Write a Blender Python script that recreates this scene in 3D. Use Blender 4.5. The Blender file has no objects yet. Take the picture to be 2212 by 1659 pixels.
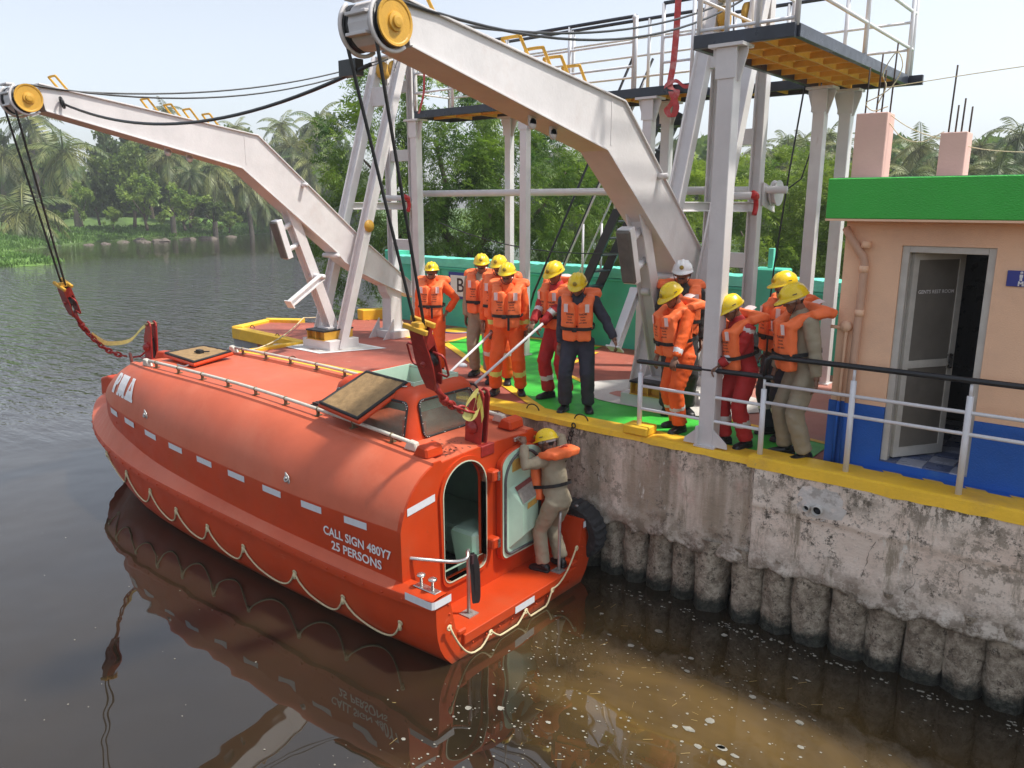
import bpy, bmesh, math, random
from mathutils import Vector, Matrix, noise, Quaternion
random.seed(7)
S = bpy.context.scene
C = S.collection
R = math.radians
# World axes: X runs along the quay edge (towards the rest-room building), Y inland, Z up; Z = 0 is the quay floor.
# ---------------------------------------------------------------- camera
CAM = Vector((6.256, -7.26, 2.48)); YAW = R(39.2); PITCH = R(12.905)
cam = bpy.data.cameras.new('camera'); cam.sensor_width = 36; cam.lens = 1700/2212*36
cam.clip_start = .05; cam.clip_end = 900
co = bpy.data.objects.new('camera', cam); C.objects.link(co)
co.location = CAM; co.rotation_euler = (math.pi/2-PITCH, 0, YAW); S.camera = co
# ---------------------------------------------------------------- sky, sun, exposure
SUN_AZ = math.atan2(.55, .83); SUN_EL = R(60)          # sun stands over the building side, a little inland
W = bpy.data.worlds.new('World'); S.world = W; W.use_nodes = True
nt = W.node_tree; sky = nt.nodes.new('ShaderNodeTexSky'); sky.sky_type = 'NISHITA'; sky.sun_disc = False
sky.sun_elevation = SUN_EL; sky.sun_rotation = math.pi/2-SUN_AZ
sky.air_density = 1.0; sky.dust_density = 1.6; sky.ozone_density = 3.0; sky.altitude = 0
bg = nt.nodes['Background']; bg.inputs[1].default_value = .090
hz = nt.nodes.new('ShaderNodeHueSaturation'); hz.inputs['Saturation'].default_value = .42   # hazy, washed-out sky
nt.links.new(sky.outputs[0], hz.inputs['Color']); nt.links.new(hz.outputs[0], bg.inputs[0])
sl = bpy.data.lights.new('sun', 'SUN'); sl.energy = 2.05; sl.angle = R(3.2); sl.color = (1, .955, .88)
so = bpy.data.objects.new('sun', sl); C.objects.link(so); so.location = (8, 6, 20)
sd = Vector((math.cos(SUN_AZ)*math.cos(SUN_EL), math.sin(SUN_AZ)*math.cos(SUN_EL), math.sin(SUN_EL)))
so.rotation_euler = (-sd).to_track_quat('-Z', 'Y').to_euler()
vs = S.view_settings; vs.view_transform = 'Standard'; vs.look = 'None'; vs.gamma = 1; vs.exposure = 1.3; vs.use_curve_mapping = False
S.cycles.use_denoising = True; S.cycles.max_bounces = 8; S.cycles.transparent_max_bounces = 12
S.cycles.volume_bounces = 0; S.cycles.caustics_reflective = False; S.cycles.caustics_refractive = False

# ---------------------------------------------------------------- helpers
def V(*a): return Vector(a)
class MB:
    """collects simple solids; build() links them as one mesh object"""
    def __init__(s): s.v = []; s.f = []; s.m = []; s.cur = 0; s.sm = []; s.smooth = False
    def add(s, vs, fs, smooth=None):
        b = len(s.v); s.v += [tuple(p) for p in vs]
        for f in fs:
            s.f.append([i+b for i in f]); s.m.append(s.cur); s.sm.append(s.smooth if smooth is None else smooth)
        return s
    def box(s, a, b):
        x0, y0, z0 = (min(a[i], b[i]) for i in range(3)); x1, y1, z1 = (max(a[i], b[i]) for i in range(3))
        return s.add([(x0,y0,z0),(x1,y0,z0),(x1,y1,z0),(x0,y1,z0),(x0,y0,z1),(x1,y0,z1),(x1,y1,z1),(x0,y1,z1)],
                     [(3,2,1,0),(4,5,6,7),(0,1,5,4),(1,2,6,5),(2,3,7,6),(3,0,4,7)], False)
    def cbox(s, c, d): return s.box([c[i]-d[i]/2 for i in range(3)], [c[i]+d[i]/2 for i in range(3)])
    def prism(s, poly, axis, a, b):
        """poly in the two other axes (cyclic order), extruded along axis from a to b"""
        def P(p, h): return (h, p[0], p[1]) if axis == 0 else ((p[0], h, p[1]) if axis == 1 else (p[0], p[1], h))
        n = len(poly); vs = [P(p, a) for p in poly]+[P(p, b) for p in poly]
        fs = [tuple(range(n))[::-1], tuple(range(n, 2*n))]+[(i, (i+1) % n, n+(i+1) % n, n+i) for i in range(n)]
        return s.add(vs, fs, False)
    def frame(s, p, q, up=None):
        d = (Vector(q)-Vector(p)).normalized(); u = Vector(up or (0,0,1))
        if abs(d.dot(u)) > .98: u = Vector((0,1,0)) if abs(d.y) < .9 else Vector((1,0,0))
        x = d.cross(u).normalized(); y = x.cross(d).normalized(); return d, x, y
    def sect(s, p, q, poly, up=None):
        """extrude a 2D section (x across, y up) from p to q"""
        d, x, y = s.frame(p, q, up); n = len(poly); vs = []
        for c in (p, q): vs += [Vector(c)+x*a+y*b for a, b in poly]
        fs = [tuple(range(n))[::-1], tuple(range(n, 2*n))]+[(i, (i+1) % n, n+(i+1) % n, n+i) for i in range(n)]
        return s.add(vs, fs, False)
    def bar(s, p, q, w, h=None, up=None):
        h = h or w; return s.sect(p, q, [(-w/2,-h/2),(w/2,-h/2),(w/2,h/2),(-w/2,h/2)], up)
    def ibeam(s, p, q, w, h, t=.018, up=None):
        a, b, k = w/2, h/2, t/2
        return s.sect(p, q, [(-a,-b),(a,-b),(a,-b+t),(k,-b+t),(k,b-t),(a,b-t),(a,b),(-a,b),(-a,b-t),(-k,b-t),(-k,-b+t),(-a,-b+t)], up)
    def tube(s, pts, r, n=8, closed=False, caps=True):
        pts = [Vector(p) for p in pts]; m = len(pts); rs = r if isinstance(r, (list, tuple)) else [r]*m
        vs = []; up = None
        for i, p in enumerate(pts):
            if closed: d = pts[(i+1) % m]-pts[i-1]
            else: d = pts[min(i+1, m-1)]-pts[max(i-1, 0)]
            d.normalize()
            if up is None:
                up = Vector((0,0,1)) if abs(d.z) < .9 else Vector((0,1,0))
            x = d.cross(up).normalized(); up = x.cross(d).normalized()
            vs += [p+(x*math.cos(2*math.pi*k/n)+up*math.sin(2*math.pi*k/n))*rs[i] for k in range(n)]
        fs = []
        for i in range(m if closed else m-1):
            a, b = i*n, ((i+1) % m)*n
            fs += [(a+k, a+(k+1) % n, b+(k+1) % n, b+k) for k in range(n)]
        if caps and not closed: fs += [tuple(range(n))[::-1], tuple(range((m-1)*n, m*n))]
        return s.add(vs, fs, True)
    def cyl(s, p, q, r, n=16): return s.tube([p, q], r, n)
    def lathe(s, prof, o=(0,0,0), d=(0,0,1), n=20):
        """prof: (radius, height) pairs turned about axis d through o"""
        d = Vector(d).normalized(); u = Vector((0,0,1)) if abs(d.z) < .9 else Vector((1,0,0))
        x = d.cross(u).normalized(); y = d.cross(x).normalized(); o = Vector(o)
        vs = [o+d*h+(x*math.cos(2*math.pi*k/n)+y*math.sin(2*math.pi*k/n))*r for r, h in prof for k in range(n)]
        m = len(prof); fs = [(i*n+k, i*n+(k+1) % n, (i+1)*n+(k+1) % n, (i+1)*n+k) for i in range(m-1) for k in range(n)]
        fs += [tuple(range(n))[::-1], tuple(range((m-1)*n, m*n))]
        return s.add(vs, fs, True)
    def torus(s, c, R_, r, ax=(0,0,1), n=18, k=8, sx=1.0):
        ax = Vector(ax).normalized(); u = Vector((0,0,1)) if abs(ax.z) < .9 else Vector((1,0,0))
        x = ax.cross(u).normalized(); y = ax.cross(x).normalized()
        return s.tube([Vector(c)+x*math.cos(2*math.pi*i/n)*R_*sx+y*math.sin(2*math.pi*i/n)*R_ for i in range(n)], r, k, True)
    def grid(s, rows, closed=False, smooth=True, flip=False):
        m = len(rows); n = len(rows[0]); vs = [p for r in rows for p in r]; fs = []
        for i in range(m-1):
            for k in range(n if closed else n-1):
                f = (i*n+k, i*n+(k+1) % n, (i+1)*n+(k+1) % n, (i+1)*n+k); fs.append(f[::-1] if flip else f)
        return s.add(vs, fs, smooth)
    def ell(s, c, r, n=12, m=8, rot=None):
        rows = []
        for i in range(m+1):
            th = math.pi*i/m
            row = []
            for k in range(n):
                v = Vector((math.sin(th)*math.cos(2*math.pi*k/n)*r[0], math.sin(th)*math.sin(2*math.pi*k/n)*r[1], math.cos(th)*r[2]))
                if rot: v = rot @ v
                row.append(Vector(c)+v)
            rows.append(row)
        return s.grid(rows, True)
    def xf(s, M):
        s.v = [tuple(M @ Vector(p)) for p in s.v]; return s
    def mesh(s, name, mats=()):
        me = bpy.data.meshes.new(name); me.from_pydata(s.v, [], s.f)
        for m in mats: me.materials.append(m)
        me.polygons.foreach_set('material_index', s.m); me.polygons.foreach_set('use_smooth', s.sm)
        me.update(); return me
    def build(s, name, mat=None, parent=None, bev=0, seg=1, kind=None, label=None):
        mats = mat if isinstance(mat, (list, tuple)) else [mat]
        w = wloc(parent)
        if parent is not None: s.v = [(p[0]-w[0], p[1]-w[1], p[2]-w[2]) for p in s.v]
        me = s.mesh(name, mats); o = bpy.data.objects.new(name, me); C.objects.link(o)
        if parent is not None: o.parent = parent
        if bev:
            b = o.modifiers.new('bevel', 'BEVEL'); b.width = bev; b.segments = seg; b.limit_method = 'ANGLE'; b.angle_limit = R(35)
        if kind: o['kind'] = kind
        if label: o['label'] = label
        return o
def wloc(o):
    v = Vector((0,0,0))
    while o is not None: v = v+o.location; o = o.parent
    return v
def tag(o, label, cat, group=None):
    o['label'] = label; o['category'] = cat
    if group: o['group'] = group
    return o
def thing(name, label, cat, loc=(0,0,0), group=None):
    o = bpy.data.objects.new(name, None); C.objects.link(o); o.location = loc; o.empty_display_size = .1
    return tag(o, label, cat, group)
def struct(o): o['kind'] = 'structure'; return o
def lerp(a, b, t): return a+(b-a)*t
def interp(x, tab):
    """piecewise smooth table lookup, tab sorted by x"""
    if x <= tab[0][0]: return tab[0][1]
    for (x0, y0), (x1, y1) in zip(tab, tab[1:]):
        if x <= x1: return lerp(y0, y1, (x-x0)/(x1-x0))
    return tab[-1][1]
def curve(pts, n=8):
    """Catmull-Rom through points"""
    P = [Vector(p) for p in pts]; P = [P[0]*2-P[1]]+P+[P[-1]*2-P[-2]]; out = []
    for i in range(1, len(P)-2):
        for k in range(n):
            t = k/n; a, b, c, d = P[i-1:i+3]
            out.append(.5*((2*b)+(c-a)*t+(2*a-5*b+4*c-d)*t*t+(3*b-a-3*c+d)*t**3))
    out.append(P[-2]); return out
def sag(p, q, d, n=14):
    p, q = Vector(p), Vector(q)
    return [p.lerp(q, i/n)-Vector((0,0,d*4*(i/n)*(1-i/n))) for i in range(n+1)]
def cw(x, y):
    """metres right of / ahead of the camera -> world X, Y"""
    c, s_ = math.cos(YAW), math.sin(YAW)
    return (CAM.x+x*c-y*s_, CAM.y+x*s_+y*c)
def ray_at(u, v, y):
    """point seen at photo position (u, v) (of 2212 x 1659) at horizontal distance y ahead of the camera: used to survey the far bank"""
    a = (u-1106)/1700; b = -(v-829.5)/1700; s_, c = math.sin(PITCH), math.cos(PITCH)
    k = y/(c+b*s_); X, Y = cw(a*k, y); return Vector((X, Y, CAM.z+(-s_+b*c)*k))
def text_mesh(body, size, bold=0, align='CENTER', font=None):
    cu = bpy.data.curves.new('t', 'FONT'); cu.body = body; cu.size = size; cu.align_x = align; cu.align_y = 'CENTER'; cu.offset = bold; cu.resolution_u = 3
    ob = bpy.data.objects.new('t', cu); C.objects.link(ob); dg = bpy.context.evaluated_depsgraph_get(); dg.update()
    me = bpy.data.meshes.new_from_object(ob.evaluated_get(dg)); bpy.data.objects.remove(ob); bpy.data.curves.remove(cu)
    vs = [tuple(v.co) for v in me.vertices]; fs = [tuple(p.vertices) for p in me.polygons]; bpy.data.meshes.remove(me)
    return vs, fs
def lettering(body, size, o, x, y, mat, parent, name='lettering', bold=0, lift=.004, align='CENTER', thick=.002):
    """flat painted words laid in the plane (x, y) at o"""
    vs, fs = text_mesh(body, size, bold, align); x = Vector(x).normalized(); y = Vector(y).normalized(); z = x.cross(y)
    m = MB(); m.add([Vector(o)+x*a+y*b+z*lift for a, b, _ in vs], fs, False)
    return m.build(name, mat, parent)
# ---------------------------------------------------------------- materials (procedural)
MATS = {}
def nd(t, typ, **k):
    n = t.nodes.new(typ)
    for a, b in k.items(): setattr(n, a, b)
    return n
def noise_fac(t, scale, detail=5, rough=.6, lo=.4, hi=.6, vec=None, dist=0):
    n = nd(t, 'ShaderNodeTexNoise'); n.inputs['Scale'].default_value = scale; n.inputs['Detail'].default_value = detail
    n.inputs['Roughness'].default_value = rough; n.inputs['Distortion'].default_value = dist
    if vec is not None: t.links.new(vec, n.inputs['Vector'])
    r = nd(t, 'ShaderNodeMapRange'); r.inputs['From Min'].default_value = lo; r.inputs['From Max'].default_value = hi
    t.links.new(n.outputs['Fac'], r.inputs['Value']); return r.outputs[0]
def mixc(t, fac, a, b, mode='MIX'):
    m = nd(t, 'ShaderNodeMix', data_type='RGBA', blend_type=mode)
    for sock, val in ((m.inputs[0], fac), (m.inputs[6], a), (m.inputs[7], b)):
        if isinstance(val, (int, float)): sock.default_value = val
        elif isinstance(val, (tuple, list)): sock.default_value = (*val[:3], 1)
        else: t.links.new(val, sock)
    return m.outputs[2]
def math_n(t, op, a, b=None):
    m = nd(t, 'ShaderNodeMath', operation=op)
    for i, val in enumerate((a, b)):
        if val is None: continue
        if isinstance(val, (int, float)): m.inputs[i].default_value = val
        else: t.links.new(val, m.inputs[i])
    return m.outputs[0]
def pos(t, scale=None):
    g = nd(t, 'ShaderNodeNewGeometry'); v = g.outputs['Position']
    if scale:
        m = nd(t, 'ShaderNodeVectorMath', operation='MULTIPLY'); t.links.new(v, m.inputs[0]); m.inputs[1].default_value = scale; v = m.outputs[0]
    return v
def mat(name, col, rough=.5, var=.15, vs=3., bump=0., bs=60., metal=0., stain=None, stain2=None, spec=.5, coat=0., emit=None, trans=0., vstretch=None):
    """base colour with tonal variation, optional stains [(colour, scale, lo, hi)], fine relief"""
    if name in MATS: return MATS[name]
    m = bpy.data.materials.new(name); m.use_nodes = True; t = m.node_tree; b = t.nodes['Principled BSDF']
    P = pos(t); c = tuple(col)
    out = mixc(t, noise_fac(t, vs, 6, .65, .3, .7, P), tuple(x*(1-var) for x in c), tuple(min(1, x*(1+var)) for x in c))
    for st in (stain, stain2):
        if st:
            sv = pos(t, st[4]) if len(st) > 4 else P
            out = mixc(t, noise_fac(t, st[1], 7, .7, st[2], st[3], sv), out, st[0])
    t.links.new(out, b.inputs['Base Color'])
    rr = noise_fac(t, vs*2.3, 4, .6, .2, .8, P); mr = nd(t, 'ShaderNodeMapRange'); t.links.new(rr, mr.inputs['Value'])
    mr.inputs['To Min'].default_value = max(.02, rough-.1); mr.inputs['To Max'].default_value = min(1, rough+.12); t.links.new(mr.outputs[0], b.inputs['Roughness'])
    b.inputs['Metallic'].default_value = metal; b.inputs['Specular IOR Level'].default_value = spec; b.inputs['Coat Weight'].default_value = coat
    if bump:
        bn = nd(t, 'ShaderNodeBump'); bn.inputs['Strength'].default_value = bump; bn.inputs['Distance'].default_value = .01
        n2 = nd(t, 'ShaderNodeTexNoise'); n2.inputs['Scale'].default_value = bs; n2.inputs['Detail'].default_value = 6; t.links.new(P if not vstretch else pos(t, vstretch), n2.inputs['Vector'])
        t.links.new(n2.outputs['Fac'], bn.inputs['Height']); t.links.new(bn.outputs[0], b.inputs['Normal'])
    MATS[name] = m; return m
def leafmat(name, c1, c2, scale=.8, trans=.35, rough=.5):
    m = bpy.data.materials.new(name); m.use_nodes = True; t = m.node_tree; b = t.nodes['Principled BSDF']
    f = noise_fac(t, scale, 4, .6, .35, .65, pos(t)); oi = nd(t, 'ShaderNodeObjectInfo')
    col = mixc(t, f, c1, c2); hs = nd(t, 'ShaderNodeHueSaturation'); t.links.new(col, hs.inputs['Color'])
    mr = nd(t, 'ShaderNodeMapRange'); t.links.new(oi.outputs['Random'], mr.inputs['Value']); mr.inputs['To Min'].default_value = .75; mr.inputs['To Max'].default_value = 1.25
    t.links.new(mr.outputs[0], hs.inputs['Value'])
    t.links.new(hs.outputs[0], b.inputs['Base Color']); b.inputs['Roughness'].default_value = rough
    tr = nd(t, 'ShaderNodeBsdfTranslucent'); t.links.new(hs.outputs[0], tr.inputs['Color'])
    mx = nd(t, 'ShaderNodeMixShader'); mx.inputs[0].default_value = trans; t.links.new(b.outputs[0], mx.inputs[1]); t.links.new(tr.outputs[0], mx.inputs[2])
    t.links.new(mx.outputs[0], t.nodes['Material Output'].inputs['Surface']); MATS[name] = m; return m
M_white = mat('white_steel_paint', (.66,.635,.63), .45, .08, 2.5, .15, 30, stain=((.56,.48,.45), 1.3, .58, .85), stain2=((.40,.31,.25), 7, .66, .80, (1,1,.25)))
M_whiteclean = mat('white_paint', (.74,.73,.73), .4, .06, 4)
M_rail = mat('white_rail_paint', (.72,.72,.74), .4, .08, 5, stain=((.35,.22,.15), 14, .72, .8))
M_yel = mat('yellow_paint', (.60,.33,.035), .5, .16, 5, .15, 60, stain=((.30,.16,.04), 3, .66, .85))
M_ylw_edge = mat('yellow_kerb_paint', (.88,.53,.03), .6, .10, 4, .3, 40, stain=((.62,.36,.06), 1.6, .52, .7), stain2=((.30,.22,.12), 6, .66, .78))
M_black = mat('black_paint', (.012,.013,.016), .35, .3, 5)
M_navy = mat('dark_blue_black_paint', (.018,.022,.035), .32, .3, 4)
M_wire = mat('greased_wire', (.022,.023,.025), .4, .3, 40)
M_redp = mat('red_block_paint', (.30,.022,.018), .42, .3, 12, .2, 50, stain=((.09,.02,.015), 7, .6, .75))
M_boat = mat('orange_boat_gelcoat', (.52,.050,.008), .46, .10, 1.6, .06, 25, stain=((.46,.075,.022), .9, .5, .8), stain2=((.24,.07,.03), 5, .66, .9), spec=.35)
def hull_mat():
    m = M_boat.copy(); m.name = 'hull_gelcoat_with_waterline'; t = m.node_tree; b = t.nodes['Principled BSDF']; old = b.inputs['Base Color'].links[0].from_socket; P = pos(t); sep = nd(t, 'ShaderNodeSeparateXYZ'); t.links.new(P, sep.inputs[0])
    c = mixc(t, noise_fac(t, 5, 9, .8, .60, .68, pos(t, (.25,1,1))), old, (.60,.14,.07))                       # pale rub marks
    w = nd(t, 'ShaderNodeMapRange'); t.links.new(math_n(t, 'ADD', sep.outputs[2], math_n(t, 'MULTIPLY', noise_fac(t, 6, 8, .8, 0, 1, pos(t, (.6,1,1))), .12)), w.inputs['Value']); w.inputs['From Min'].default_value = -1.60; w.inputs['From Max'].default_value = -1.68
    t.links.new(mixc(t, math_n(t, 'MULTIPLY', w.outputs[0], .75), c, (.16,.060,.03)), b.inputs['Base Color']); return m
M_hull = hull_mat()
M_fade = mat('sun_faded_orange_gelcoat', (.56,.118,.055), .5, .10, 1.4, .08, 22, stain=((.60,.175,.10), .8, .48, .75), stain2=((.33,.095,.05), 3.5, .64, .9, (1,.6,1)), spec=.35)
M_mint = mat('mint_gelcoat', (.46,.66,.52), .45, .08, 3, stain=((.26,.24,.15), 5, .66, .85))
M_mintdark = mat('mint_liner', (.16,.27,.20), .6, .12, 3)
M_rubber = mat('black_rubber', (.016,.016,.017), .65, .3, 20, .3, 60)
M_tyre = mat('worn_tyre', (.028,.028,.030), .8, .35, 9, .5, 50, stain=((.11,.10,.09), 5, .58, .75))
M_steel = mat('stainless_steel', (.55,.54,.52), .28, .12, 14, metal=.9)
M_galv = mat('galvanised', (.45,.44,.42), .45, .2, 14, metal=.6)
M_grab = mat('cream_handrail', (.58,.54,.46), .45, .15, 9)
M_brass = mat('brass_bracket', (.20,.16,.09), .5, .3, 20, metal=.5)
M_tape = mat('reflective_tape', (.70,.71,.74), .35, .06, 30)
M_letter = mat('white_lettering', (.80,.78,.78), .45, .06, 20)
M_rope = mat('cream_rope', (.66,.56,.34), .8, .2, 60, .5, 220)
M_sling = mat('yellow_webbing', (.70,.66,.22), .7, .15, 30)
M_strapred = mat('red_webbing', (.52,.06,.06), .7, .2, 20, stain=((.62,.36,.33), 4, .5, .7))
M_tan = mat('tan_foam', (.30,.19,.085), .9, .25, 14, .5, 50, stain=((.14,.09,.045), 9, .6, .8))
M_grey = mat('grey_fender_cloth', (.13,.12,.105), .85, .25, 4, .4, 25, stain=((.26,.16,.10), 3, .6, .8))
M_redfloor = mat('red_floor_paint', (.40,.105,.07), .65, .12, 1.5, .15, 30, stain=((.27,.085,.06), .8, .46, .66), stain2=((.50,.21,.165), 4.5, .58, .72))
M_pinkfloor = mat('salmon_floor_paint', (.46,.20,.155), .7, .10, 2, .15, 30)
M_greenfloor = mat('green_floor_paint', (.05,.50,.045), .55, .10, 1.8, .1, 30, stain=((.035,.36,.04), 1.1, .50, .60), stain2=((.16,.40,.14), 5, .62, .8))
M_whitefloor = mat('whitewashed_concrete', (.58,.56,.52), .8, .14, 2, .3, 30, stain=((.40,.28,.24), 1.4, .56, .66), stain2=((.35,.33,.30), 4, .6, .8))
M_conc = mat('grey_concrete', (.26,.27,.27), .85, .18, 2.5, .4, 30, stain=((.38,.40,.42), 2, .5, .7, (1,1,.2)))
M_turq = mat('turquoise_wall_paint', (.07,.50,.34), .7, .10, 1.2, .5, 22, stain=((.10,.40,.28), .7, .5, .8), stain2=((.03,.20,.14), 5, .68, .82))
M_turqtop = mat('turquoise_coping_paint', (.16,.66,.50), .7, .12, 4, .6, 30)
M_peach = mat('peach_wall_paint', (.87,.56,.37), .8, .05, 1.2, .5, 90, stain=((.74,.47,.32), 1.0, .52, .75), stain2=((.46,.31,.23), 3.2, .62, .80, (1,1,.12)))
M_pink = mat('salmon_column_paint', (.74,.47,.39), .8, .06, 2, .3, 40, stain=((.36,.20,.15), 2.4, .68, .82))
M_blue = mat('royal_blue_wall_paint', (.010,.105,.46), .6, .14, 1.5, .5, 80, stain=((.05,.18,.46), 2.5, .58, .8))
M_green = mat('green_band_paint', (.05,.47,.06), .6, .06, 2, .8, 55, vstretch=(1,1,2.5))
M_glassd = mat('grey_door_panel', (.17,.155,.135), .35, .2, 2)
M_alu = mat('dull_aluminium', (.52,.50,.46), .5, .1, 8)
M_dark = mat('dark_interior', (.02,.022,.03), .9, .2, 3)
M_rust = mat('rusty_bar', (.05,.032,.022), .8, .4, 30)
M_signblue = mat('blue_sign', (.03,.04,.26), .4, .05)
M_bark = mat('grey_brown_bark', (.11,.085,.06), .9, .3, 9, .8, 30)
M_palmbark = mat('palm_bark', (.16,.135,.11), .9, .25, 4, .6, 12)
M_skin = mat('brown_skin', (.20,.10,.06), .5, .08, 12)
M_hair = mat('black_hair', (.010,.009,.008), .6, .2, 40)
M_helmet = mat('yellow_helmet_plastic', (.85,.60,.012), .28, .04, 8, coat=.2)
M_helmetw = mat('white_helmet_plastic', (.80,.82,.83), .28, .03, 8, coat=.2)
M_vest = mat('orange_lifejacket_nylon', (.98,.19,.052), .6, .08, 7, .5, 18)
M_org = mat('orange_coverall', (.80,.115,.012), .75, .10, 6, .5, 16)
M_red = mat('red_coverall', (.42,.018,.018), .75, .12, 6, .5, 16)
M_nav = mat('navy_coverall', (.032,.035,.052), .8, .16, 6, .5, 16)
M_blk = mat('charcoal_coverall', (.030,.029,.030), .8, .16, 6, .5, 16)
M_kha = mat('khaki_coverall', (.31,.265,.185), .8, .10, 6, .5, 16)
M_whi = mat('white_shirt_cloth', (.70,.72,.75), .8, .06, 6, .4, 16)
M_shoe = mat('black_shoe_leather', (.014,.014,.015), .35, .3, 10)
M_refl = mat('silver_reflective_band', (.62,.62,.62), .35, .05, 20)
M_limeb = mat('lime_reflective_band', (.62,.72,.18), .45, .05, 20)
M_belt = mat('black_webbing', (.014,.013,.013), .7, .2, 30)
M_ink = mat('dark_print', (.05,.025,.03), .7, .1, 20)
M_patch = mat('pale_reflective_patch', (.84,.68,.66), .4, .05, 20)
M_eye = mat('eye_white', (.5,.48,.45), .4, .02)
def glassmat(name, col, rough, alpha):
    m = bpy.data.materials.new(name); m.use_nodes = True; t = m.node_tree; b = t.nodes['Principled BSDF']
    b.inputs['Base Color'].default_value = (*col, 1); b.inputs['Roughness'].default_value = rough
    tr = nd(t, 'ShaderNodeBsdfTransparent'); tr.inputs[0].default_value = (.72,.80,.76,1)
    mx = nd(t, 'ShaderNodeMixShader'); t.links.new(tr.outputs[0], mx.inputs[1]); t.links.new(b.outputs[0], mx.inputs[2])
    lw = noise_fac(t, 9, 5, .6, .3, .75, pos(t)); mr = nd(t, 'ShaderNodeMapRange'); t.links.new(lw, mr.inputs['Value'])
    mr.inputs['To Min'].default_value = alpha-.12; mr.inputs['To Max'].default_value = alpha+.15; t.links.new(mr.outputs[0], mx.inputs[0])
    t.links.new(mx.outputs[0], t.nodes['Material Output'].inputs['Surface']); return m
M_glass = glassmat('scratched_window_plastic', (.17,.21,.18), .12, .45)
# ---------------------------------------------------------------- water
ZW = -1.75
def make_water():
    m = bpy.data.materials.new('muddy_river_water'); m.use_nodes = True; t = m.node_tree; b = t.nodes['Principled BSDF']
    P = pos(t); sep = nd(t, 'ShaderNodeSeparateXYZ'); t.links.new(P, sep.inputs[0])
    # silt clouds drift in from the right; clear dark water elsewhere
    silt = noise_fac(t, .33, 5, .55, .36, .66, P, .6)
    rx = nd(t, 'ShaderNodeMapRange'); t.links.new(math_n(t, 'SUBTRACT', sep.outputs[0], math_n(t, 'MULTIPLY', sep.outputs[1], -.35)), rx.inputs['Value'])
    rx.inputs['From Min'].default_value = .2; rx.inputs['From Max'].default_value = 2.2
    ry = nd(t, 'ShaderNodeMapRange'); t.links.new(sep.outputs[1], ry.inputs['Value']); ry.inputs['From Min'].default_value = -.35; ry.inputs['From Max'].default_value = -1.7
    f = math_n(t, 'MULTIPLY', math_n(t, 'MULTIPLY', silt, rx.outputs[0]), ry.outputs[0])
    base = mixc(t, noise_fac(t, .5, 4, .6, .3, .7, P), (.017,.0125,.0075), (.028,.020,.0105))
    col = mixc(t, f, base, (.185,.115,.035)); t.links.new(col, b.inputs['Base Color'])
    b.inputs['Roughness'].default_value = .02; b.inputs['IOR'].default_value = 1.8; b.inputs['Specular IOR Level'].default_value = .5
    # wind ripples out on the river, calm lee by the quay
    d = math_n(t, 'ADD', math_n(t, 'MULTIPLY', sep.outputs[0], -.80), math_n(t, 'MULTIPLY', sep.outputs[1], .45))
    wind = nd(t, 'ShaderNodeMapRange'); t.links.new(d, wind.inputs['Value']); wind.inputs['From Min'].default_value = 5.5; wind.inputs['From Max'].default_value = 17
    lee = nd(t, 'ShaderNodeMapRange'); t.links.new(d, lee.inputs['Value']); lee.inputs['From Min'].default_value = 62; lee.inputs['From Max'].default_value = 40
    lee.inputs['To Min'].default_value = .08
    n1 = nd(t, 'ShaderNodeTexNoise'); n1.inputs['Scale'].default_value = .8; n1.inputs['Detail'].default_value = 3; n1.inputs['Roughness'].default_value = .55
    mp = nd(t, 'ShaderNodeMapping'); t.links.new(P, mp.inputs[0]); mp.inputs['Rotation'].default_value = (0,0,R(-35)); mp.inputs['Scale'].default_value = (1.5, 4.6, 1); t.links.new(mp.outputs[0], n1.inputs['Vector'])
    n2 = nd(t, 'ShaderNodeTexNoise'); n2.inputs['Scale'].default_value = .9; n2.inputs['Detail'].default_value = 2; t.links.new(P, n2.inputs['Vector'])
    h1 = math_n(t, 'MULTIPLY', math_n(t, 'MULTIPLY', n1.outputs['Fac'], wind.outputs[0]), math_n(t, 'MULTIPLY', lee.outputs[0], .24))
    h2 = math_n(t, 'MULTIPLY', n2.outputs['Fac'], .020)
    bn = nd(t, 'ShaderNodeBump'); bn.inputs['Strength'].default_value = 1; bn.inputs['Distance'].default_value = 1.0
    t.links.new(math_n(t, 'ADD', h1, h2), bn.inputs['Height']); t.links.new(bn.outputs[0], b.inputs['Normal'])
    w = MB(); w.add([(-420,-300,ZW),(300,-300,ZW),(300,420,ZW),(-420,420,ZW)], [(0,1,2,3)], False)
    struct(w.build('water', m))
make_water()

# ---------------------------------------------------------------- banks
def inside(p, poly):
    x, y = p; c = False; n = len(poly)
    for i in range(n):
        (x0, y0), (x1, y1) = poly[i], poly[i-1]
        if (y0 > y) != (y1 > y) and x < (x1-x0)*(y-y0)/(y1-y0)+x0: c = not c
    return c
def edist(p, poly):
    b = 1e9; px, py = p
    for i in range(len(poly)):
        (x0, y0), (x1, y1) = poly[i-1], poly[i]; dx, dy = x1-x0, y1-y0
        k = max(0, min(1, ((px-x0)*dx+(py-y0)*dy)/(dx*dx+dy*dy+1e-9))); b = min(b, math.hypot(px-x0-k*dx, py-y0-k*dy))
    return b
M_bank = mat('grassy_bank_soil', (.085,.15,.035), .95, .35, .25, .6, 3, stain=((.15,.125,.07), .16, .52, .64), stain2=((.13,.25,.045), .08, .48, .6))
FAR = [(-66,-60),(-68,10),(-73.5,19.5),(-84,28.8),(-92,40),(-90,49),(-94,65),(-90,76),(-70,90),(-30,97),(20,110),(300,170),(300,420),(-420,420),(-420,-60)]
ISL = [(-80,15.5),(-66,16.6),(-56.5,17.2),(-54.8,15.5),(-55.2,12.6),(-62,11.2),(-74,11),(-84,12.5)]
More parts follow.
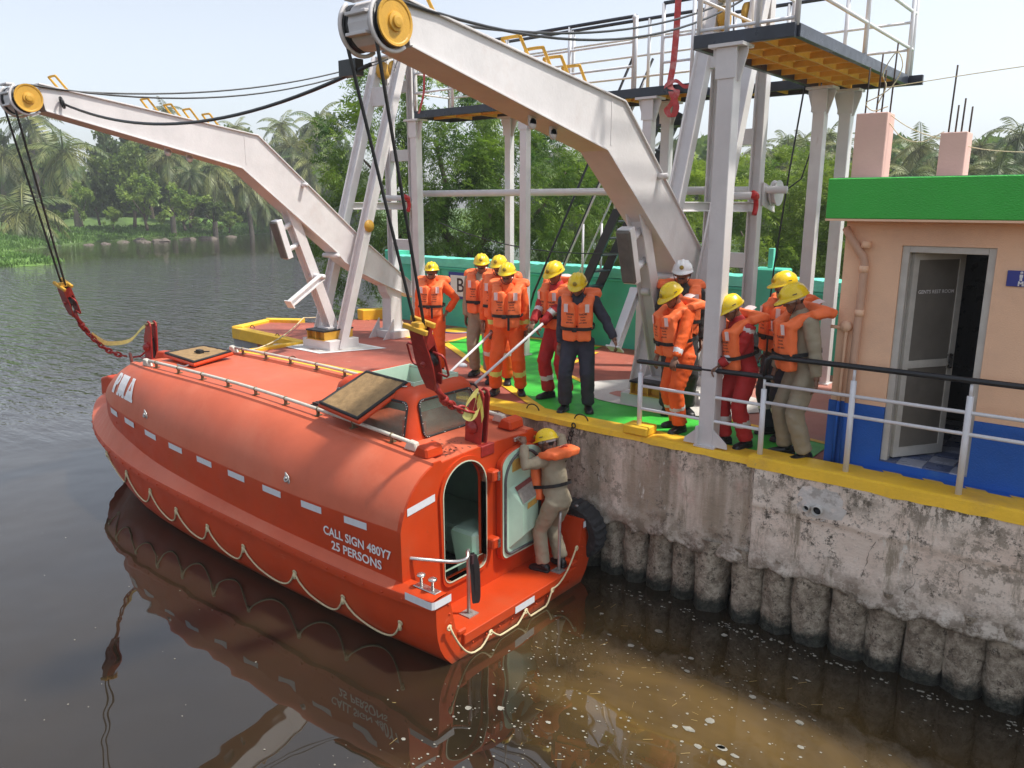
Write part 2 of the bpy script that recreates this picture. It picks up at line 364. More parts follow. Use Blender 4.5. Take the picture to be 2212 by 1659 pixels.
NEAR = [(-8.6,5.4),(-6.9,4.9),(-2,4.8),(300,4.8),(300,165),(20,100),(-2,60),(-5,22),(-8.5,9)]
def bank(name, poly, cell, x0, x1, y0, y1, slope, cap, nz):
    rows = []; nx = int((x1-x0)/cell)+1; ny = int((y1-y0)/cell)+1
    for j in range(ny):
        row = []
        for i in range(nx):
            p = (x0+i*cell, y0+j*cell); d = edist(p, poly); k = noise.noise(Vector((p[0]*.13, p[1]*.13, 3)))
            h = ZW+.02+min(cap, d*slope*(1+.6*k))+nz*k*min(1, d/4) if inside(p, poly) else ZW-.05-min(3, d*.5)
            row.append((p[0], p[1], h))
        rows.append(row)
    m = MB(); m.grid(rows); return struct(m.build(name, M_bank))
bank('far_bank', FAR, 5, -235, 260, -60, 300, .16, 2.2, .5)
bank('grass_islet', ISL, 1, -86, -53, 9.5, 19, .35, .55, .15)
bank('land', NEAR, 2, -10, 130, 4.9, 150, .6, 1.5, .25)

# ---------------------------------------------------------------- vegetation kit
M_leafA = leafmat('leaf_mid_green', (.062,.125,.026), (.17,.245,.045), .5, .42)
M_leafB = leafmat('leaf_light_green', (.115,.205,.032), (.26,.345,.05), .7, .42)
M_leafN = leafmat('neem_leaf', (.045,.112,.022), (.22,.33,.036), 1.0, .42)
M_leafH = leafmat('hedge_leaf', (.125,.215,.034), (.33,.43,.058), .9, .45)
M_palm = leafmat('palm_frond', (.072,.128,.036), (.28,.285,.08), .30, .35)
M_grass = leafmat('bank_grass', (.075,.16,.025), (.15,.28,.04), .4, .3)
def leaf(m, b, d, side, L, w):
    d = d*L; s_ = side*w; mid = b+d*.45
    m.v += [tuple(b), tuple(mid+s_), tuple(b+d), tuple(mid-s_)]; k = len(m.v)-4; m.f.append([k, k+1, k+2, k+3]); m.m.append(0); m.sm.append(False)
def rdir():
    z = random.uniform(-1, 1); a = random.uniform(0, 6.2832); r = math.sqrt(1-z*z); return Vector((r*math.cos(a), r*math.sin(a), z))
def spray(m, b, d, kind, sc):
    d = d.normalized(); s_ = d.cross(rdir()).normalized(); 
    if kind == 'pinnate':
        L = sc*random.uniform(.7, 1.3); n = 5; drop = Vector((0,0,-1))
        for i in range(n):
            f = (i+1)/n; p = b+d*L*f+drop*L*.35*f*f
            for q in (-1, 1):
                leaf(m, p, (d*.55+s_*q*.8+drop*.35+rdir()*.2).normalized(), d, L*.42, L*.055)
        leaf(m, p, (d+drop*.6).normalized(), s_, L*.4, L*.055)
    else:
        for i in range(5):
            dd = (d*.6+rdir()*.8).normalized(); leaf(m, b+rdir()*sc*.4, dd, dd.cross(rdir()).normalized(), sc*random.uniform(.7, 1.2), sc*.30)
def crown(blobs, n, kind, sc, clump=.34):
    m = MB(); tot = sum(r[0]*r[1]+r[1]*r[2]+r[0]*r[2] for c, r in blobs)
    for c, r in blobs:
        k = max(3, int(n*(r[0]*r[1]+r[1]*r[2]+r[0]*r[2])/tot)); nc = max(4, int(k/24)); cl = []
        for i in range(nc):
            q = rdir(); q = q*random.uniform(.72, 1.02); cl.append((Vector(c)+Vector((q.x*r[0], q.y*r[1], q.z*r[2])), q))
        for i in range(k):
            cc, q = random.choice(cl); rr = (r[0]*r[1]*r[2])**(1/3)*clump
            p = cc+rdir()*rr*random.random()**.6
            spray(m, p, (q+rdir()*.7+Vector((0,0,-.15))), kind, sc)
    return m
def limb(m, pts, r0, r1, n=7):
    c = curve(pts, 4); m.tube(c, [lerp(r0, r1, i/(len(c)-1)) for i in range(len(c))], n)
def plant(name, label, cat, base, blobs, n, kind, sc, lm, limbs, group=None, bm=None):
    root = thing(name, label, cat, base, group)
    b = Vector(base)
    t = MB()
    for pts, r0, r1 in limbs: limb(t, [b+Vector(p) for p in pts], r0, r1)
    t.build('trunk', bm or M_bark, root)
    cr = crown([(b+Vector(c), r) for c, r in blobs], n, kind, sc); cr.build('crown', lm, root)
    return root
def copy_tree(root, loc, rz=0, sc=1, label=None):
    r = root.copy(); C.objects.link(r); r.location = loc; r.rotation_euler = (0,0,rz); r.scale = (sc,)*3
    if label: r['label'] = label
    for ch in root.children:
        c = ch.copy(); C.objects.link(c); c.parent = r
    return r
def palm(label, base, h, R_, lean, group, nf=22, seed=0):
    random.seed(seed); root = thing('coconut_palm', label, 'palm', base, group); b = Vector(base)
    top = b+Vector((lean[0], lean[1], h)); t = MB()
    c = curve([b, b+Vector((lean[0]*.25, lean[1]*.25, h*.4)), b+Vector((lean[0]*.6, lean[1]*.6, h*.75)), top], 4)
    t.tube(c, [lerp(.24, .13, i/(len(c)-1)) for i in range(len(c))], 7); t.build('trunk', M_palmbark, root)
    m = MB()
    for k in range(nf):
        a = k*2.39996+random.uniform(-.2, .2); el = R(lerp(66, -58, (k/nf)**.80))+random.uniform(-.12, .12); L = R_*random.uniform(.85, 1.1)
        d = Vector((math.cos(a)*math.cos(el), math.sin(a)*math.cos(el), math.sin(el))); side = Vector((-math.sin(a), math.cos(a), 0)); p = Vector(top); N = 13; pts = [p.copy()]
        for i in range(N):
            d = (d+Vector((0,0,-.125-.03*i/N))).normalized(); p = p+d*(L/N); pts.append(p.copy())
            f = (i+1)/N; ll = L*.24*math.sin(math.pi*min(1, .18+f*.80))+.06*L*.3; up = side.cross(d)
            for q in (-1, 1):
                for h2 in (0, .5):
                    dd = (side*q*.70+d*.45-up*.1+Vector((0,0,-.62))+rdir()*.10).normalized(); leaf(m, p-d*(L/N)*h2, dd, d, ll, L*.016)
        m.tube(pts, [lerp(.05, .012, i/N)*R_/3 for i in range(N+1)], 4, caps=False)
    for k in range(7):
        a = k*.9; q = top+Vector((math.cos(a)*.3, math.sin(a)*.3, -.35)); m.ell(q, (.14,.14,.18), 6, 4)
    m.build('crown', M_palm, root); return root
# ---------------------------------------------------------------- far bank: palms, shrubs, boulders
GP = 'coconut palms along the river'
protos = [palm('p', ray_at(136, 500, 100)*0, 9.5, 3.3, (.5,.2), GP, 24, 1), palm('p', (0,0,0), 11, 3.0, (-.8,.3), GP, 21, 2), palm('p', (0,0,0), 8, 3.4, (.3,-.9), GP, 26, 3)]
used = [False]*3
def put_palm(k, u, v, y, r_px, label, zbase=-.2):
    """crown centre seen at (u, v) at distance y, crown radius r_px"""
    p = ray_at(u, v, y); want = r_px/1700*y; sc = want/(3.0, 2.8, 3.1)[k]; h = (9.5, 11, 8)[k]
    ln = Vector(((.5,.2), (-.8,.3), (.3,-.9))[k]+(0,)); rz = (u*1.7+v) % 6.28
    q = Matrix.Rotation(rz, 3, 'Z') @ ln*sc; loc = Vector((p.x-q.x, p.y-q.y, p.z-h*sc))
    if used[k]: o = copy_tree(protos[k], loc, rz, sc, label)
    else: o = protos[k]; o.location = loc; o.rotation_euler = (0,0,rz); o.scale = (sc,)*3; o['label'] = label; used[k] = True
    return o
PL = [(0,136,325,98,108,'big palm with yellowing lower fronds below the far davit arm tip'),
 (2,48,455,84,118,'low broad palm at the left edge of the far bank'),
 (1,62,262,104,82,'tall palm behind the yellow sheave at the left edge'),
 (1,8,330,100,90,'palm cut by the left edge above the low broad palm'),
 (0,362,335,104,86,'palm under the far arm with brown hanging fronds, left of the short palm'),
 (2,410,372,100,44,'short slim palm with thin pale trunk among far shrubs'),
 (0,458,360,106,84,'palm with drooping yellow fronds under the far arm, right of the short palm'),
 (1,527,392,108,84,'palm whose fronds hang behind the far davit knee'),
 (2,575,440,110,60,'low palm between the far davit arm and its strut'),
 (1,358,238,120,44,'skyline palm poking above the far arm beside yellow rungs'),
 (2,474,280,124,26,'tiny skyline palm left of a pair above the far arm'),
 (0,508,275,122,36,'small skyline palm just above the far davit elbow'),
 (1,608,268,120,56,'slender skyline palm between far elbow and the leafy tree'),
 (0,684,264,116,66,'tall skyline palm touching the leafy tree left edge'),
 (2,628,318,114,80,'full palm under the slender skyline palm'),
 (0,668,352,112,66,'shaggy palm half hidden by the leafy tree'),
 (1,1206,322,72,50,'distant palm seen in the gap right of twin white posts'),
 (0,1455,306,64,48,'palm seen between near davit arm and leaning frame'),
 (1,1640,322,58,50,'palm just right of the leaning near frame'),
 (2,1702,312,58,66,'palm left of the first tall white platform post'),
 (0,1748,330,54,66,'bushy palm right behind the first tall white platform post'),
 (1,1790,292,58,66,'tall palm between the tall white platform post pair'),
 (2,1850,372,52,70,'palm behind the left pink roof column'),
 (0,1988,318,52,72,'palm between the two pink roof columns'),
 (1,2118,318,54,76,'palm just right of the right pink roof column'),
 (2,2205,292,50,84,'palm at the right edge above the green band'),
 (0,1940,352,60,60,'smaller palm against the left pink column right side'),
 (2,2060,350,60,66,'palm behind the right pink roof column'),
 (0,2160,365,48,70,'low palm above the green band near the right edge'),
 (1,1600,352,64,58,'palm half hidden by the leaning near frame'),(2,1672,356,60,64,'shaggy palm low behind the near frame wires'),(0,1722,372,56,66,'low palm left of the first tall platform post'),
 (1,1815,338,56,70,'palm leaning against the second tall platform post'),(2,1770,372,54,72,'thick palm low between the tall post pair'),(0,1895,330,58,66,'palm behind the left pink column top'),
 (1,2042,335,60,60,'palm just left of the right pink column'),(2,2090,372,52,74,'thick palm low right of the right pink column'),(0,1965,378,50,70,'thick palm low between the pink columns')]
for a in PL: put_palm(*a)
# broadleaf shrubs and trees: three prototypes, copied
random.seed(11)
GS = 'broadleaf trees on the far bank'
def shrub(mat_, seed, n, sc, kind='broad'):
    random.seed(seed); bl = []
    for i in range(7):
        a = i*.9+random.random(); bl.append(((math.cos(a)*.55*random.random(), math.sin(a)*.55*random.random(), .45+.5*random.random()), (random.uniform(.35,.5), random.uniform(.35,.5), random.uniform(.25,.36))))
    return plant('broadleaf_tree', 'x', 'tree', (0,0,0), bl, n, kind, sc, mat_, [([(0,0,-.1),(.05,.02,.3),(.02,.1,.75)], .045, .015), ([(0,.0,.15),(.2,.1,.45),(.35,.1,.7)], .025, .01), ([(0,0,.2),(-.2,-.1,.5),(-.3,-.2,.75)], .025, .01)], GS)
SP = [shrub(M_leafA, 21, 900, .085), shrub(M_leafB, 22, 800, .085), shrub(M_leafA, 23, 1000, .07)]
sused = [False]*3
def put_shrub(k, u, vb, y, wpx, hpx, label):
    p = ray_at(u, vb, y); sx = wpx/1700*y/2/.85; sz = hpx/1700*y/1.2; rz = (u*.37) % 6.28
    if sused[k]: o = copy_tree(SP[k], p, rz, 1, label)
    else: o = SP[k]; o.location = p; o.rotation_euler = (0,0,rz); o['label'] = label; sused[k] = True
    o.scale = (sx, sx, sz); return o
SL = [(2,250,470,112,190,200,'tall dark green tree mass behind the big palm'),(0,330,470,116,200,190,'dark tree behind the palm with brown fronds'),
 (1,290,478,100,150,140,'bright leafy tree in the middle of the far bank'),(0,215,478,100,110,100,'mid green bush left of the bright leafy tree'),
 (1,178,482,92,70,75,'small light green sapling clump above the boulders'),(0,420,480,112,150,120,'dark bush below the short slim palm'),
 (1,318,490,94,130,95,'rounded pale green bush above the rocky shore'),(1,400,492,96,120,70,'wide low light green bush along the shore'),
 (1,245,492,92,50,38,'yellow green shrub left of the rounded bush'),(1,128,496,86,56,36,'yellow green shrub right of the low broad palm'),
 (0,460,492,98,80,60,'low green bush right along the shore'),(1,495,500,100,75,36,'grassy mound bush at the right end of the rocks'),
 (2,100,470,108,160,170,'dark tree between the low broad palm and big palm'),(2,20,470,104,120,190,'dark tree at far left behind palms'),
 (2,560,480,126,160,150,'dim dark tree behind the drooping palms'),(0,640,490,128,170,190,'dark tree beyond the far strut'),
 (2,720,480,120,160,210,'dark tree mass behind the leafy tree'),(2,470,440,126,200,150,'dim tree line behind the far arm'),
 (0,1480,560,66,180,215,'dark tree seen between near arm and leaning frame'),(2,1660,540,62,200,210,'dark tree under palms right of the frame'),
 (2,1790,520,58,200,200,'dark tree between the tall platform posts'),(2,1900,500,56,170,170,'dark tree behind left pink column'),
 (0,2010,500,54,170,150,'dark tree low between the pink columns'),(2,2130,500,54,190,160,'dark tree above the green band at right'),
 (0,2220,500,52,170,150,'dark tree at the right edge above the green band'),(2,1215,560,70,190,200,'dim tree behind twin white posts'),
 (0,1340,540,70,180,215,'dim tree behind the stair')]
for a in SL: put_shrub(*a)
# one far mass of foliage that reads as a dark wood behind
random.seed(5); m = MB()
for i in range(12000):
    if random.random() < .5:
        u = random.uniform(-60, 800); y = random.uniform(124, 150); vb = 500; hh = random.uniform(0, 185)*(.75+.25*math.sin(u*.021))
    else:
        u = random.uniform(1150, 2330); y = random.uniform(64, 90); vb = 500; hh = random.uniform(0, 1)**.8*190*(.85+.15*math.sin(u*.03))
    p = ray_at(u, vb-hh, y); spray(m, p, rdir(), 'broad', y/100*1.5)
m.build('distant_wood', M_leafA, None, kind='stuff')
o = bpy.data.objects['distant_wood']; tag(o, 'dense dark foliage filling the gaps behind the far palms', 'wood')
# boulders on the shore
M_rock = mat('dark_basalt', (.14,.115,.095), .9, .3, 1.2, .7, 6, stain=((.07,.10,.035), .8, .55, .7))
def boulder_mesh(seed):
    random.seed(seed); m = MB(); off = Vector((seed*7.1, 0, 0)); rows = []
    for i in range(9):
        th = math.pi*i/8; rows.append([])
        for k in range(12):
            v = Vector((math.sin(th)*math.cos(k*.5236), math.sin(th)*math.sin(k*.5236), math.cos(th)*.62)); rows[-1].append(v*(1+.38*noise.noise(v*1.7+off)))
    m.grid(rows, True, False); return m.mesh('boulder', [M_rock])
BM = [boulder_mesh(k) for k in (3, 5, 8)]
BL = [(225,492,86,16,'grey boulder left of the pile on the far shore'),(262,488,90,18,'pointed brown boulder in the far shore pile'),(300,484,94,22,'large boulder heap topped by a bush'),
 (345,490,92,24,'big brown boulder at the middle of the far shore'),(398,494,96,20,'dark boulder under the wide low bush'),(440,496,98,22,'dark boulder near the grassy mound'),
 (85,500,80,12,'small boulder beside the low palm trunk'),(18,512,78,16,'dark boulder at the left edge of the shore'),(190,505,84,15,'flat boulder on the grass left of the pile'),
 (312,508,90,16,'pale boulder at the waterline'),(498,498,104,16,'boulder in front of the grassy mound'),(455,510,98,20,'dark boulder touching the water at right'),(410,508,97,18,'rock at the waterline below the dark boulder')]
for i, (u, v, y, r, lb) in enumerate(BL):
    o = bpy.data.objects.new('boulder', BM[i % 3]); C.objects.link(o); o.location = ray_at(u, v, y); o.location.z = ZW+min(2.2, edist(o.location[:2], FAR)*.16) if inside(o.location[:2], FAR) else ZW+.1; o.scale = (r/1700*y*.85, r/1700*y*.7, r/1700*y*.62); o.location.z -= .25; o.rotation_euler = (0,0,i*1.3); tag(o, lb, 'boulder', 'boulders along the far shore')
# grass on the shore and the islet
random.seed(9); m = MB()
def tuft(p, h, n=5):
    for i in range(n):
        d = (Vector((0,0,1))+rdir()*.55).normalized(); leaf(m, p+Vector((random.uniform(-.4,.4), random.uniform(-.4,.4), -.05)), d, d.cross(rdir()).normalized(), h*random.uniform(.6, 1.2), .06)
for i in range(3600):
    k = random.random()*6; j = int(k); a, b = FAR[2+j], FAR[3+j]; f = k-j; x = lerp(a[0], b[0], f); y = lerp(a[1], b[1], f); d = random.uniform(.3, 9)
    tuft(Vector((x-d*.85, y-d*.1+random.uniform(-1,1), ZW+.02+min(2.2, d*.15))), random.uniform(.25, .5))
for i in range(1600):
    p = (random.uniform(-82, -55), random.uniform(11.2, 17.2))
    if inside(p, ISL): tuft(Vector((p[0], p[1], ZW+min(.5, .3*edist(p, ISL)))), random.uniform(.25, .45))
o = m.build('shore_grass', M_grass, None, kind='stuff'); tag(o, 'bright green grass along the far shore and islet', 'grass')
# leafy tree right behind the boundary wall
random.seed(31)
def loc_blob(u, v, y, ru, rv, rd=None):
    p = ray_at(u, v, y); return (p, (ru/1700*y, rd or ru/1700*y*.8, rv/1700*y))
nb = [loc_blob(*a) for a in [(760,330,20,85,85),(740,470,20.5,80,110),(830,230,20.5,70,65),(960,250,20.5,110,85),(1090,250,21,110,70),(960,380,20,120,100),(1100,390,20.5,110,110),
      (1230,330,21,80,60),(1000,470,20.5,130,60),(1200,450,21,110,90),(770,560,20.5,70,55),(880,470,20,90,100),(1290,380,22,70,70),(1120,510,21,110,40),(930,540,21,100,30),(790,200,21,45,40)]]
base = ray_at(985, 600, 20.5); base.z = -.9
tb = ray_at(1000, 560, 20.5); b0 = base
def rel(u, v, y): return ray_at(u, v, y)-b0
plant('neem_tree', 'spreading leafy green tree right behind the turquoise wall', 'tree', b0, [(c-b0, r) for c, r in nb], 8600, 'pinnate', .30, M_leafN,
  [([(0,0,-.4), rel(1000,560,20.5), rel(960,500,20.5), rel(965,420,20.5), rel(940,300,20.5)], .16, .04), ([rel(1000,565,20.5), rel(1045,520,20.4), rel(1062,440,20.6), rel(1100,330,20.8)], .11, .03),
   ([rel(960,480,20.5), rel(860,420,20.4), rel(780,340,20.3)], .08, .025), ([rel(1040,525,20.4), rel(1150,470,20.8), rel(1230,360,21)], .07, .02), ([rel(940,470,20.5), rel(800,540,20.5), rel(745,520,20.5)], .06, .02)])
# hedge bushes behind the wall on the right
random.seed(33); GH = 'feathery bushes behind the boundary wall'
HB = [('feathery green bush behind the stair', 1300, [(1240,520,23,70,75),(1310,500,23,70,90),(1290,430,24,60,60),(1360,540,22.5,60,60)]),
 ('feathery bush seen between near arm and leaning frame', 1450, [(1430,480,22,60,90),(1480,420,23,60,60),(1440,560,21.5,70,45)]),
 ('light green bush right of the leaning near frame', 1640, [(1600,500,21,70,100),(1670,440,22,75,80),(1640,560,20.5,80,50),(1590,400,23,60,50)]),
 ('bright feathery bush between the tall white posts', 1740, [(1730,440,21,70,85),(1760,530,20.5,70,80),(1700,380,23,55,45),(1790,430,22,55,70)]),
 ('feathery bush behind the building corner', 1830, [(1830,470,20,55,80),(1820,560,19.5,60,60),(1850,400,21,45,40)])]
for lb, u0, bl in HB:
    b0 = ray_at(u0, 640, 21); b0.z = -.3; bb = [loc_blob(*a) for a in bl]
    plant('hedge_bush', lb, 'bush', b0, [(c-b0, r) for c, r in bb], 2500, 'pinnate', .27, M_leafH, [([(0,0,-.3), (.1,.1,.6), (bb[0][0]-b0)], .06, .02), ([(0,0,0), (.3,.2,.5), (bb[1][0]-b0)], .05, .015), ([(0,0,.1), (-.3,.2,.5), (bb[2][0]-b0)], .05, .015)], GH)
random.seed(35); b0 = Vector((-7.35, 3.75, -.6))
plant('small_plant', 'small leafy plant growing at the back edge of the quay', 'plant', b0, [((0,.1,.75),(.28,.25,.22)),((.25,.1,.65),(.2,.2,.2)),((-.15,0,.6),(.2,.2,.2))], 70, 'pinnate', .2, M_leafA, [([(0,0,0),(.05,.05,.4),(0,.1,.8)], .015, .006)])
# ---------------------------------------------------------------- quay floor and its painted areas
FLOOR = [(-5.55,.06),(12,.06),(12,4.6),(-6.75,4.6),(-7.25,3.96),(-7.6,2.95),(-8.4,2.45),(-8.04,1.46),(-5.55,1.3)]
q = MB(); q.prism(FLOOR, 2, -.28, 0); floor = struct(q.build('quay_floor', [M_redfloor]))
def sheet(poly, z, name, m):
    s = MB(); s.add([(x, y, z) for x, y in poly], [tuple(range(len(poly)))], False); return s.build(name, m, floor)
def stripe(pts, w, z, name, m):
    s = MB(); L = []; Rr = []
    for i, p in enumerate(pts):
        a = Vector(pts[max(i-1, 0)]); b = Vector(pts[min(i+1, len(pts)-1)]); d = (b-a).normalized(); n_ = Vector((-d.y, d.x))*w/2; L.append(Vector(p)+n_); Rr.append(Vector(p)-n_)
    s.add([(*p, z) for p in L]+[(*p, z) for p in Rr], [(len(pts)+i, len(pts)+i+1, i+1, i) for i in range(len(pts)-1)], False); return s.build(name, m, floor)
sheet([(2.0,1.0),(12,.9),(12,4.6),(2.2,4.6)], .004, 'salmon_paint', M_pinkfloor)
GR = [(-3.62,2.95),(-1.06,1.32),(.58,.29),(3.84,.29),(3.84,.98),(2.6,1.22),(1.80,1.04),(.76,1.49),(-.62,2.27),(-.95,3.2),(-1.2,4.35),(-3.6,4.25),(-3.74,3.8)]
sheet(GR, .008, 'green_paint', M_greenfloor)
stripe([(-3.66,2.95),(-1.06,1.29),(.56,.27)], .13, .012, 'yellow_line', M_ylw_edge)
stripe([(-3.64,2.90),(-3.76,3.8),(-3.62,4.28),(-1.2,4.38)], .10, .012, 'yellow_line', M_ylw_edge)
stripe([(-.98,3.9),(-.62,2.27),(.76,1.49),(1.75,1.06)], .09, .012, 'yellow_line', M_ylw_edge)
stripe([(2.55,1.25),(3.2,1.14),(3.86,1.0)], .08, .012, 'yellow_line', M_ylw_edge)
random.seed(4)
def blotch(c, rx, ry, n=26, seed=1, am=.25):
    return [(c[0]+math.cos(a)*rx*(1+am*noise.noise(Vector((math.cos(a)*1.5, math.sin(a)*1.5, seed)))), c[1]+math.sin(a)*ry*(1+am*noise.noise(Vector((math.cos(a)*1.5, math.sin(a)*1.5, seed+9))))) for a in [2*math.pi*i/n for i in range(n)]]
sheet(blotch((1.55,1.85), 1.28, .84, 30, 2, .22), .016, 'white_paint', M_whitefloor)
sheet(blotch((1.0,1.55), .22, .16, 20, 5), .020, 'paint_patch', M_pinkfloor)
sheet([(-5.95,.86),(-4.55,.83),(-4.05,1.9),(-5.5,1.95)], .008, 'white_paint', M_whiteclean)
sheet([(-5.72,.96),(-4.63,.93),(-4.2,1.82),(-5.45,1.87)], .012, 'concrete_pad', M_whitefloor)
sheet([(-5.7,2.95),(-4.4,2.9),(-4.3,3.6),(-5.6,3.65)], .008, 'yellow_paint', M_ylw_edge)
d = MB(); d.lathe([(.36,0),(.36,.01)], (-4.45,4.15,.001)); d.build('manhole_ring', M_signblue, floor)
d = MB(); d.lathe([(.30,0),(.30,.014)], (-4.45,4.15,.002)); d.build('manhole_cover', M_ylw_edge, floor)
# yellow kerb capping along the edge (real thickness)
def kerbtop(name, x0, x1, y0, y1, z0, z1, seed):
    m = MB(); n = int((x1-x0)/.12); rows = [[], [], [], []]
    for i in range(n+1):
        x = lerp(x0, x1, i/n); k = noise.noise(Vector((x*1.4, seed, 0)))*.02; k2 = noise.noise(Vector((x*5, seed, 4)))*.008
        rows[0].append((x, y0-.015+k2, z0-.05+k2*3)); rows[1].append((x, y0+k2, z1-.012)); rows[2].append((x, y0+.03, z1)); rows[3].append((x, y1+k, z1+.001))
    m.grid(rows, smooth=False, flip=False)
    m.add([rows[0][0], rows[1][0], rows[2][0], rows[3][0]], [(0,1,2,3)], False); m.add([rows[0][-1], rows[1][-1], rows[2][-1], rows[3][-1]], [(3,2,1,0)], False)
    m.add([rows[3][0], rows[3][-1], (x1, y1+.004, z0), (x0, y1+.004, z0)], [(0,1,2,3)], False)
    return m.build(name, M_ylw_edge, floor)
kerbtop('kerb', -5.55, 3.38, 0, .28, 0, .02, 1)
kerbtop('kerb', 3.38, 12, -.05, .26, 0, .06, 2)
k = MB(); k.box((-5.68,.0,-.2),(-5.55,1.42,.05)); k.build('kerb', M_ylw_edge, floor, .01)
k = MB(); k.prism([(-8.2,1.43),(-5.685,1.25),(-5.685,1.42),(-8.12,1.62)], 2, -.2, .025); k.build('kerb', M_ylw_edge, floor, .01)
k = MB(); k.prism([(-8.58,2.5),(-8.2,1.43),(-8.0,1.55),(-8.34,2.42)], 2, -.2, .05); k.build('kerb', M_ylw_edge, floor, .01)
k = MB(); k.prism([(-8.6,2.5),(-8.34,2.42),(-7.75,2.75),(-7.85,2.98)], 2, -.2, .07); k.build('kerb', M_ylw_edge, floor, .01)
k = MB(); k.prism([(-7.3,3.96),(-7.05,3.9),(-6.7,4.6),(-7.0,4.7)], 2, -.2, .22); k.build('kerb', M_ylw_edge, floor, .015)
# mooring hoops set in the kerb
def hoop(x, y, r, label, z=.02):
    h = MB(); h.tube([(x+math.cos(a)*r, y, z+math.sin(a)*r*.8-.01) for a in [math.pi*i/12 for i in range(13)]], .0085, 6); tag(h.build('mooring_hoop', M_rust), label, 'hoop', 'mooring hoops along the quay edge')
hoop(-2.3,.17,.10,'rusty mooring hoop in the yellow kerb behind the roof handrail'); hoop(-4.4,.2,.08,'rusty mooring hoop with rope scraps below the far davit pedestal')
hoop(.55,.14,.095,'flat mooring hoop in the yellow kerb beside the aft hook'); hoop(1.28,.12,.095,'mooring hoop with rusty chain at the feet of the navy man')
hoop(-7.9,1.72,.07,'small hoop at the outer corner of the quay'); hoop(-6.6,1.42,.06,'small hoop on the corner kerb beside the rope')
ch = MB(); p = Vector((1.28,.02,.02))
for i in range(11):
    c = Vector((1.27-.012*i, -.02-.004*i, -.02-.052*i)); ch.torus(c, .030, .008, (1,0,.2) if i % 2 else (.2,1,0), 10, 5)
o = ch.build('rusty_chain', M_rust); tag(o, 'short rusty chain hanging down the quay wall from a hoop', 'chain')

# ---------------------------------------------------------------- quay wall on its row of piles
def wall_material():
    m = bpy.data.materials.new('weathered_pink_concrete'); m.use_nodes = True; t = m.node_tree; b = t.nodes['Principled BSDF']; P = pos(t); Pv = pos(t, (1.6,1.6,.28))
    c = mixc(t, noise_fac(t, 1.6, 6, .6, .35, .65, P), (.76,.615,.515), (.82,.72,.62))
    sep = nd(t, 'ShaderNodeSeparateXYZ'); t.links.new(P, sep.inputs[0])
    # left bays are browner and dirtier than the repainted right bay
    mr = nd(t, 'ShaderNodeMapRange'); t.links.new(sep.outputs[0], mr.inputs['Value']); mr.inputs['From Min'].default_value = 3.46; mr.inputs['From Max'].default_value = 3.40
    dirt = noise_fac(t, 1.5, 7, .65, .40, .60, Pv); c = mixc(t, math_n(t, 'MULTIPLY', dirt, mr.outputs[0]), c, (.40,.32,.24))
    c = mixc(t, math_n(t, 'MULTIPLY', noise_fac(t, 2.2, 6, .7, .58, .80, pos(t, (1,1,.5))), mr.outputs[0]), c, (.52,.27,.22))
    c = mixc(t, math_n(t, 'MULTIPLY', math_n(t, 'MULTIPLY', noise_fac(t, 2.3, 3, .5, .50, .60, pos(t, (1,1,.05))), noise_fac(t, 1.2, 5, .7, .32, .52, Pv)), mr.outputs[0]), c, (.31,.255,.19))
    c = mixc(t, noise_fac(t, 2.6, 9, .8, .56, .64, Pv), c, (.36,.30,.23))          # run-down stains
    c = mixc(t, math_n(t, 'MULTIPLY', noise_fac(t, 6.5, 9, .8, .50, .54, P), noise_fac(t, .9, 4, .6, .46, .58, P)), c, (.40,.335,.27))   # plaster worn to grey concrete
    top = nd(t, 'ShaderNodeMapRange'); t.links.new(sep.outputs[2], top.inputs['Value']); top.inputs['From Min'].default_value = -.38; top.inputs['From Max'].default_value = -.05
    c = mixc(t, math_n(t, 'MULTIPLY', math_n(t, 'MULTIPLY', noise_fac(t, 8, 9, .85, .50, .54, pos(t, (1,1,.6))), noise_fac(t, 1.1, 3, .5, .42, .52, P)), top.outputs[0]), c, (.13,.11,.08))   # lichen under the kerb
    c = mixc(t, math_n(t, 'MULTIPLY', noise_fac(t, 11, 9, .85, .54, .58, P), noise_fac(t, 1.3, 4, .6, .44, .56, P)), c, (.11,.095,.075))              # black lichen specks
    c = mixc(t, noise_fac(t, 4.2, 9, .8, .60, .66, Pv), c, (.80,.77,.70))              # lime streaks
    low = nd(t, 'ShaderNodeMapRange'); t.links.new(math_n(t, 'ADD', sep.outputs[2], math_n(t, 'MULTIPLY', noise_fac(t, 3, 6, .7, 0, 1, P), .55)), low.inputs['Value'])
    low.inputs['From Min'].default_value = -.45; low.inputs['From Max'].default_value = -.85
    c = mixc(t, low.outputs[0], c, mixc(t, noise_fac(t, 9, 9, .8, .46, .54, P), (.19,.155,.12), (.50,.45,.385)))
    t.links.new(c, b.inputs['Base Color']); b.inputs['Roughness'].default_value = .9
    bn = nd(t, 'ShaderNodeBump'); bn.inputs['Strength'].default_value = .6; bn.inputs['Distance'].default_value = .02
    n2 = nd(t, 'ShaderNodeTexNoise'); n2.inputs['Scale'].default_value = 22; n2.inputs['Detail'].default_value = 8; n2.inputs['Roughness'].default_value = .7; t.links.new(P, n2.inputs['Vector']); t.links.new(n2.outputs['Fac'], bn.inputs['Height']); t.links.new(bn.outputs[0], b.inputs['Normal'])
    return m
